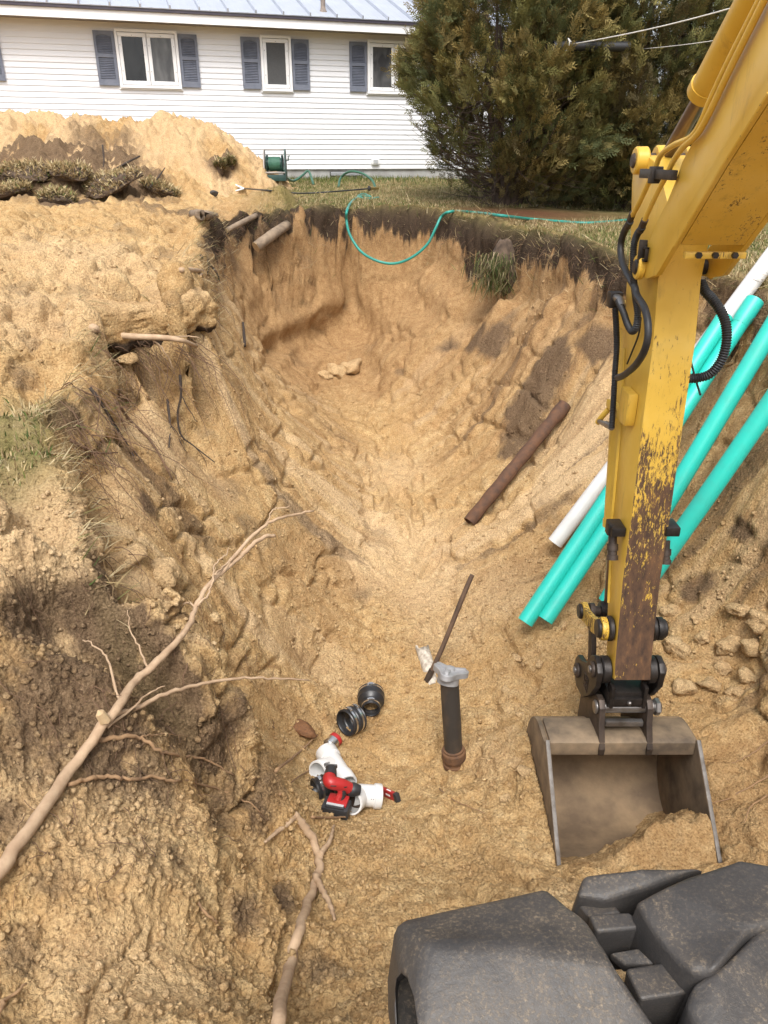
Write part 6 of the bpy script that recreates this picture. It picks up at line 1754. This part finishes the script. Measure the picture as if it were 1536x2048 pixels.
# ================================================================== CEDARS
def spray_geo(g):
    """A flat fan of scale-leaved branchlets along +x, unit length."""
    V, T = [], []
    def leaf(a, b, w, z=0.0):
        a = np.array(a); b = np.array(b); d = b - a; n = np.array([-d[1], d[0], 0]); n = n / (np.linalg.norm(n) + 1e-9) * w
        k = len(V); V.extend([a + d * .12 - n, a + d * .3 + n, b + np.array([0, 0, z])])
        T.append((k, k + 1, k + 2))
    leaf((0, 0, 0), (1, 0, .0), .030)
    for i in range(9):
        t = .12 + .80 * i / 8; s = 1 if i % 2 else -1
        L = (.50 - .38 * abs(t - .35)) * g.uniform(.8, 1.15)
        an = g.uniform(.55, .85)
        a = (t, 0, 0); b = (t + L * math.cos(an), s * L * math.sin(an), g.normal() * .06)
        leaf(a, b, .052)
        if i in (1, 2, 4, 5):
            m = np.array(a) * .45 + np.array(b) * .55
            leaf(m, m + np.array([L * .36 * math.cos(an - .9), s * L * .36 * math.sin(an - .9) , g.normal() * .03]), .040)
    return np.array(V), np.array(T)
CEDC = np.array([[.105, .108, .036], [.135, .130, .044], [.175, .152, .052], [.085, .095, .038], [.20, .155, .056], [.125, .100, .044]])
def cedar(label, base, prof, nsp, seed, holes=(), stems=9, nbr=110, low=1.15):
    """prof: (height above base, radius) of the crown."""
    g = np.random.default_rng(seed)
    base = np.array(base)
    t = thing('cedar_tree', label, 'tree', tuple(base), 'cedars by the house')
    H = np.array([q[0] for q in prof]); Rr = np.array([q[1] for q in prof])
    # trunk: several stems leaning out of one foot
    gs = []; tips = []
    for k in range(stems):
        a = 2 * math.pi * k / stems + g.uniform(-.3, .3); rr = g.uniform(.35, .75)
        h = H[-1] * g.uniform(.55, .85)
        R1 = np.interp(h, H, Rr) * rr
        P = [np.array([.14 * math.cos(a), .14 * math.sin(a), -.1]), np.array([.3 * math.cos(a) * rr + .1 * math.cos(a), .3 * math.sin(a) * rr, .35 + .2 * g.random()]), np.array([R1 * .7 * math.cos(a), R1 * .7 * math.sin(a), h * .5]), np.array([R1 * math.cos(a), R1 * math.sin(a), h])]
        r0 = g.uniform(.045, .085)
        gs.append(gtube(wob(P, 6, .02), [r0, r0 * .8, r0 * .55, r0 * .25], 8)); tips.append(P)
    mk('trunk', *join(*gs), M_CBARK, t, flat=False, local=True)
    gs = []
    for k in range(nbr):   # bare inner limbs and twigs
        P = tips[k % stems]
        q = catmull(P, 6)
        s = q[int(g.uniform(3, len(q) - 3))]
        th = math.atan2(s[1], s[0]) + g.normal() * .9
        hh = np.clip(s[2] + g.uniform(-.25, .9), .12, H[-1] * .9)
        e = np.array([math.cos(th), math.sin(th), 0]) * np.interp(hh, H, Rr) * g.uniform(.75, 1.0) + np.array([0, 0, hh])
        m = s * .5 + e * .5 + np.array([0, 0, -g.uniform(.0, .22)])
        r = g.uniform(.006, .017)
        c = catmull([s, m, e], 4)
        gs.append(gtube(wob([s, m, e], 4, .02), [r, r * .7, r * .3], 5, cap=False))
        for j in range(3):
            w = c[int(g.uniform(3, len(c) - 1))]
            d = (e - s) / np.linalg.norm(e - s) + g.normal(size=3) * .6
            gs.append(gtube([w, w + d * .12 + np.array([0, 0, -.02]), w + d * .30], [r * .4, r * .3, r * .12], 4, cap=False))
    mk('limbs', *join(*gs), M_CTWIG, t, flat=False, local=True)['kind'] = 'stuff'
    # foliage: boughs made of many sprays, gathered in clumps so that dark gaps stay between them
    nb = nsp // 34
    hb = g.uniform(.03, 1, nb * 3) ** low * H[-1]
    Rb = np.interp(hb, H, Rr)
    keep_ = g.random(nb * 3) < (Rb + .15) / (Rr.max() + .15)
    hb = hb[keep_][:nb]; Rb = Rb[keep_][:nb]; nb = len(hb)
    ab = g.uniform(0, 2 * math.pi, nb)
    lum = .90 + .16 * np.array([math.sin(3 * a + 1.7 * h + seed) * math.sin(2.3 * h + a) for a, h in zip(ab, hb)])
    dep = 1 - .42 * g.random(nb) ** 1.6
    C = np.column_stack([np.cos(ab) * Rb * lum * dep, np.sin(ab) * Rb * lum * dep, hb])
    drop = np.zeros(nb, bool)
    for hc, hr, pr in holes:
        drop |= (np.linalg.norm((C + base - hc) / hr, axis=1) < 1) & (g.random(nb) < pr)
    C = C[~drop]; ab = ab[~drop]; nb = len(C)
    per = 34
    out = np.column_stack([np.cos(ab), np.sin(ab), np.zeros(nb)])
    tu = out * g.uniform(.25, .7, nb)[:, None] + np.array([0, 0, 1.0]) * g.uniform(.35, 1.0, nb)[:, None] + g.normal(size=(nb, 3)) * .18
    tu /= np.linalg.norm(tu, axis=1)[:, None]
    Lb = g.uniform(.30, .60, nb)
    f = g.random((nb, per)) ** .8
    Pp = C[:, None, :] + tu[:, None, :] * (f * Lb[:, None])[:, :, None] + g.normal(size=(nb, per, 3)) * (.085 * (1.15 - .6 * f))[:, :, None]
    Pp = Pp.reshape(-1, 3)
    ax = np.repeat(tu, per, 0) * 1.0 + np.repeat(out, per, 0) * .35 + g.normal(size=(nb * per, 3)) * .42
    ax /= np.linalg.norm(ax, axis=1)[:, None]
    sd_ = np.cross(ax, np.repeat(out, per, 0) + g.normal(size=(nb * per, 3)) * .55); sd_ /= np.linalg.norm(sd_, axis=1)[:, None] + 1e-9
    nn = np.cross(ax, sd_)
    sc = g.uniform(.10, .21, nb * per)
    cb = CEDC[g.integers(0, len(CEDC), nb)] * (.7 + .6 * g.random(nb))[:, None]
    cs = np.repeat(cb, per, 0) * (.72 + .5 * g.random(nb * per))[:, None]
    tipy = (g.random(nb * per) < .16)[:, None]
    cs = np.where(tipy, cs * .5 + np.array([.15, .105, .03]) * .6, cs)
    Vs, Ts, Cs, off = [], [], [], 0
    var = [spray_geo(g) for _ in range(4)]
    pick = g.integers(0, 4, nb * per)
    for q in range(4):
        idx = np.nonzero(pick == q)[0]
        v, tr_ = var[q]; m = len(v)
        W = Pp[idx][:, None, :] + sc[idx][:, None, None] * (v[None, :, 0:1] * ax[idx][:, None, :] + v[None, :, 1:2] * sd_[idx][:, None, :] + v[None, :, 2:3] * nn[idx][:, None, :])
        Vs.append(W.reshape(-1, 3)); Ts.append((tr_[None] + (np.arange(len(idx)) * m)[:, None, None]).reshape(-1, 3) + off)
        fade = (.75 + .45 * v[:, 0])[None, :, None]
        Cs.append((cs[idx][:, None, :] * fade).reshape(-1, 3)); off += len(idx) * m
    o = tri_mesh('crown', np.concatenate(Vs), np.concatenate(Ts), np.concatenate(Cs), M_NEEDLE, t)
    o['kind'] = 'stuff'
    return t
M_CBARK = simple('cedar_bark', (.085, .055, .038), (.040, .028, .021), 8, .9, bump=.5, bscale=40, stretch=(3, 3, .6))
M_CTWIG = simple('cedar_twigs', (.105, .072, .050), (.055, .040, .030), 8, .9)
bA = hit(1015, 408); bB = hit(1262, 418)
def off(p, dx, dy): return np.array([p[0] + dx, p[1] + dy, gz(p[0] + dx, p[1] + dy)])
hA = PS(945, 310, np.linalg.norm(bA) * .95 * .86)
cedar('bushy cedar with bare inner limbs spreading in front of the white siding', bA, [(0, .4), (.15, .85), (.45, 1.22), (.95, 1.50), (1.5, 1.54), (2.1, 1.40), (2.8, 1.05), (3.4, .6), (3.8, .1)], 27000, 11,
      holes=[(PS(930, 290, 9.6), np.array([.42, 3.2, .75]), .72), (PS(1005, 380, 9.6), np.array([.25, 3.0, .25]), .5), (PS(900, 380, 9.6), np.array([.5, 3.0, .30]), .72)], nbr=150, low=1.25)
cedar('tall dense cedar standing behind the excavator boom', off(bB, -.1, .3), [(0, .5), (.2, 1.1), (.7, 1.55), (1.4, 1.75), (2.2, 1.72), (3.0, 1.5), (3.8, 1.1), (4.6, .45), (5.0, .05)], 36000, 12, nbr=40, low=1.5)
cedar('rounded cedar at the back of the row beyond the boom', off(bB, 2.3, 1.0), [(0, .4), (.3, 1.2), (1.2, 1.6), (2.2, 1.6), (3.2, 1.2), (4.2, .4), (4.5, .05)], 6000, 13, nbr=30)

# ================================================================== GARDEN THINGS
M_HOSEG = simple('teal_hose', (.022, .26, .205), (.018, .20, .165), 6, .4)
M_HOSED = simple('green_hose', (.045, .135, .085), (.035, .10, .07), 6, .5)
M_REELG = simple('green_plastic', (.016, .055, .045), (.010, .035, .03), 6, .5)
M_REELB = simple('taupe_plastic', (.36, .33, .30), (.26, .24, .22), 6, .55)
h1 = [PH(742, 394, .05), PH(722, 393, .06), PH(706, 401, .10), PH(695, 418, .20), PH(693, 440, .22), PH(700, 470, .25), PH(722, 503, .25), PH(755, 522, .22), PH(790, 527, .2), PH(825, 514, .2), PH(855, 488, .2), PH(872, 455, .15), PH(884, 432, .1), PH(905, 423, .06), PH(950, 425, .03), PH(1000, 431, .03), PH(1060, 438, .03), PH(1120, 443, .03), PH(1180, 446, .03), PH(1260, 440, .03), PH(1340, 436, .03), PH(1440, 434, .03), PH(1545, 430, .03)]
hz = thing('garden_hose', 'teal garden hose looping down over the far edge of the pit', 'hose', tuple(h1[0]))
mk('hose_tube', *gtube(catmull(h1, 8), .0165, 10), M_HOSEG, hz, flat=False)
mk('hose_coil', *gtube(catmull([PH(742, 394, .05), PH(728, 388, .06), PH(716, 393, .07), PH(735, 398, .05), PH(758, 395, .03)], 8), .0155, 10), M_HOSEG, hz, flat=False)
rl0 = hit(552, 362)
P1 = [np.array([rl0[0] + .12, rl0[1] - .1, -.15])] + [lift(hit(u, v), z) for u, v, z in ((574, 366, .08), (588, 370, .07), (605, 368, .14), (618, 366, .20), (627, 372, .03))]
hz2 = thing('garden_hose', 'dull green hose trailing from the reel onto the grass', 'hose', tuple(P1[0]))
mk('hose_tube', *gtube(catmull(P1, 8), .021, 8), M_HOSED, hz2, flat=False)
P2 = [lift(hit(u, v), z) for u, v, z in ((677, 376, .02), (682, 374, .15), (700, 376, .26), (725, 379, .25), (744, 381, .16), (751, 384, .06))]
hz3 = thing('garden_hose', 'dull green hose arching over the grass to the brass nozzle', 'hose', tuple(P2[0]))
mk('hose_tube', *gtube(catmull(P2, 8), .020, 8), M_HOSED, hz3, flat=False)
M_BRASS = simple('brass', (.40, .30, .12), (.25, .19, .09), 12, .4, metal=.7)
nz0 = lift(hit(738, 386), .07); nz1 = lift(hit(766, 385), .07)
nzl = thing('hose_nozzle', 'brass and black hose nozzle lying on the grass by the cedar', 'nozzle', tuple(nz0))
mk('barrel', *xform(glathe([(.0001, 0), (.032, 0), (.036, .02), (.034, .05), (.020, .06), (.024, .12), (.020, .18), (.0001, .18)], 14), frame_z(nz0, nz1)), M_BRASS, nzl, flat=False, smooth_angle=40)
mk('nozzle_head', *xform(glathe([(.0001, -.012), (.030, -.012), (.040, -.004), (.038, .012), (.033, .014)], 14), frame_z(nz0, nz1)), M_BLK, nzl, flat=False, smooth_angle=40)
cbp = [lift(hit(u, v), z) for u, v, z in ((490, 384, .05), (540, 392, .06), (600, 395, .06), (660, 392, .06), (735, 387, .07))]
cbl = thing('black_cable', 'thin black cable lying on the grass from the metal prong to the nozzle', 'cable', tuple(cbp[0]))
mk('cable_run', *gtube(catmull(cbp, 8), .011, 6), M_BLK, cbl, flat=False)
pr0 = PH(488, 382, .04)
prg = thing('metal_prong', 'shiny forked metal prong at the foot of the sand heap', 'metal bracket', tuple(pr0))
for a, b in (((.0, .0, .03), (-.13, .03, .085)), ((.0, .0, .03), (-.12, -.06, .0))):
    mk('prong', *gtube([pr0 + np.array(a), pr0 + np.array(b)], [.020, .014], 4), M_BAND, prg)
# hose reel
rl = thing('hose_reel', 'green and taupe garden hose reel standing against the house', 'hose reel', tuple(rl0))
ya = rl0[1]; zb = rl0[2]
def rsp(x, y, z): return np.array([rl0[0] + x, ya + y, zb + z])
rl.scale = (.86, .86, .86)
for sx, mt in ((-.20, M_REELB), (.20, M_REELG)):
    V = [rsp(sx + (.012 if k else -.012), a, b)[:] for k in (0, 1) for a, b in ((-.17, .0), (.17, .0), (.10, .50), (.06, .56), (-.06, .56), (-.10, .50))]
    fr = mk('side_frame', V, [(0, 1, 2, 3, 4, 5), (11, 10, 9, 8, 7, 6)] + [(i, i + 6, (i + 1) % 6 + 6, (i + 1) % 6) for i in range(6)], mt, rl); bevel(fixn(fr), .006)
    g_ = glathe([(.0001, -.012), (.16, -.012), (.17, 0), (.16, .012), (.0001, .012)], 26)
    v = np.asarray(g_[0]); mk('flange', np.column_stack([v[:, 2] + rl0[0] + sx * .72, v[:, 0] + ya - .02, v[:, 1] + zb + .30]), g_[1], M_REELG, rl, flat=False, smooth_angle=40)
hel = [np.array([rl0[0] - .11 + .22 * k / 110 , ya - .02 + (.118 + .006 * math.sin(k * .11)) * math.cos(k * .57), zb + .30 + .118 * math.sin(k * .57)]) for k in range(111)]
mk('wound_hose', *gtube(hel, .014, 7), M_HOSED, rl, flat=False)
mk('drum', *gtube([rsp(-.14, -.02, .30), rsp(.14, -.02, .30)], .105, 20), M_REELG, rl, flat=False, smooth_angle=40)
mk('top_handle', *gtube([rsp(-.20, -.02, .55), rsp(.20, -.02, .55)], .014, 8), M_REELB, rl, flat=False)
mk('crank', *gtube([rsp(.215, -.02, .36), rsp(.26, -.02, .36), rsp(.26, -.02, .44), rsp(.30, -.02, .44)], .012, 8), M_REELG, rl, flat=False)
bevel(mk('base_tray', *gbox(rl0[0] - .19, rl0[0] + .19, ya - .16, ya + .16, zb, zb + .11), M_REELG, rl), .015)
mk('front_rail', *gtube([rsp(-.20, -.15, .15), rsp(.20, -.15, .15)], .016, 8), M_REELB, rl, flat=False)
# black tube lodged in the cedar and the two cords
ba, bb = PS(1106, 92, 9.35), PS(1215, 93, 9.45)
tbp = thing('black_tube', 'short black plastic tube lodged sideways in the dense cedar', 'tube', tuple(ba))
fixn(mk('tube_wall', *gtube_hollow([ba, ba + (bb - ba) * .5, bb + (bb - ba) * .4], .055, .048, 20), M_RUBBER, tbp, flat=False, smooth_angle=40))
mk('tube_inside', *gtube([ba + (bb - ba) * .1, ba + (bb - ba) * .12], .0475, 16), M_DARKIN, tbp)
M_CORD = simple('white_cord', (.70, .68, .64), (.55, .53, .50), 10, .7)
c0_ = PS(1136, 90, 9.29)
c1_ = PS(1700, -55, 6.0)
cd1 = thing('cord', 'pale cord tied to the black tube and running up past the boom', 'cord', tuple(c0_))
mk('cord_line', *gtube([c0_ + (c1_ - c0_) * t + np.array([0, 0, -.05 * math.sin(math.pi * t)]) for t in np.linspace(0, 1, 12)], .0065, 6), M_CORD, cd1, flat=False)
mk('cord_knot', *gtube(catmull([c0_ + np.array([-.02, 0, -.07]), c0_ + np.array([.01, -.05, 0]), c0_ + np.array([0, .02, .07]), c0_ + np.array([.03, -.02, .03])], 5), .007, 6), M_CORD, cd1, flat=False)
c2_ = PS(1285, 98, 9.6); c3_ = PS(1700, 25, 6.3)
cd2 = thing('cord', 'thinner pale cord coming out of the cedar below the tied one', 'cord', tuple(c2_))
mk('cord_line', *gtube([c2_ + (c3_ - c2_) * t + np.array([0, 0, -.04 * math.sin(math.pi * t)]) for t in np.linspace(0, 1, 12)], .0045, 6), M_CORD, cd2, flat=False)
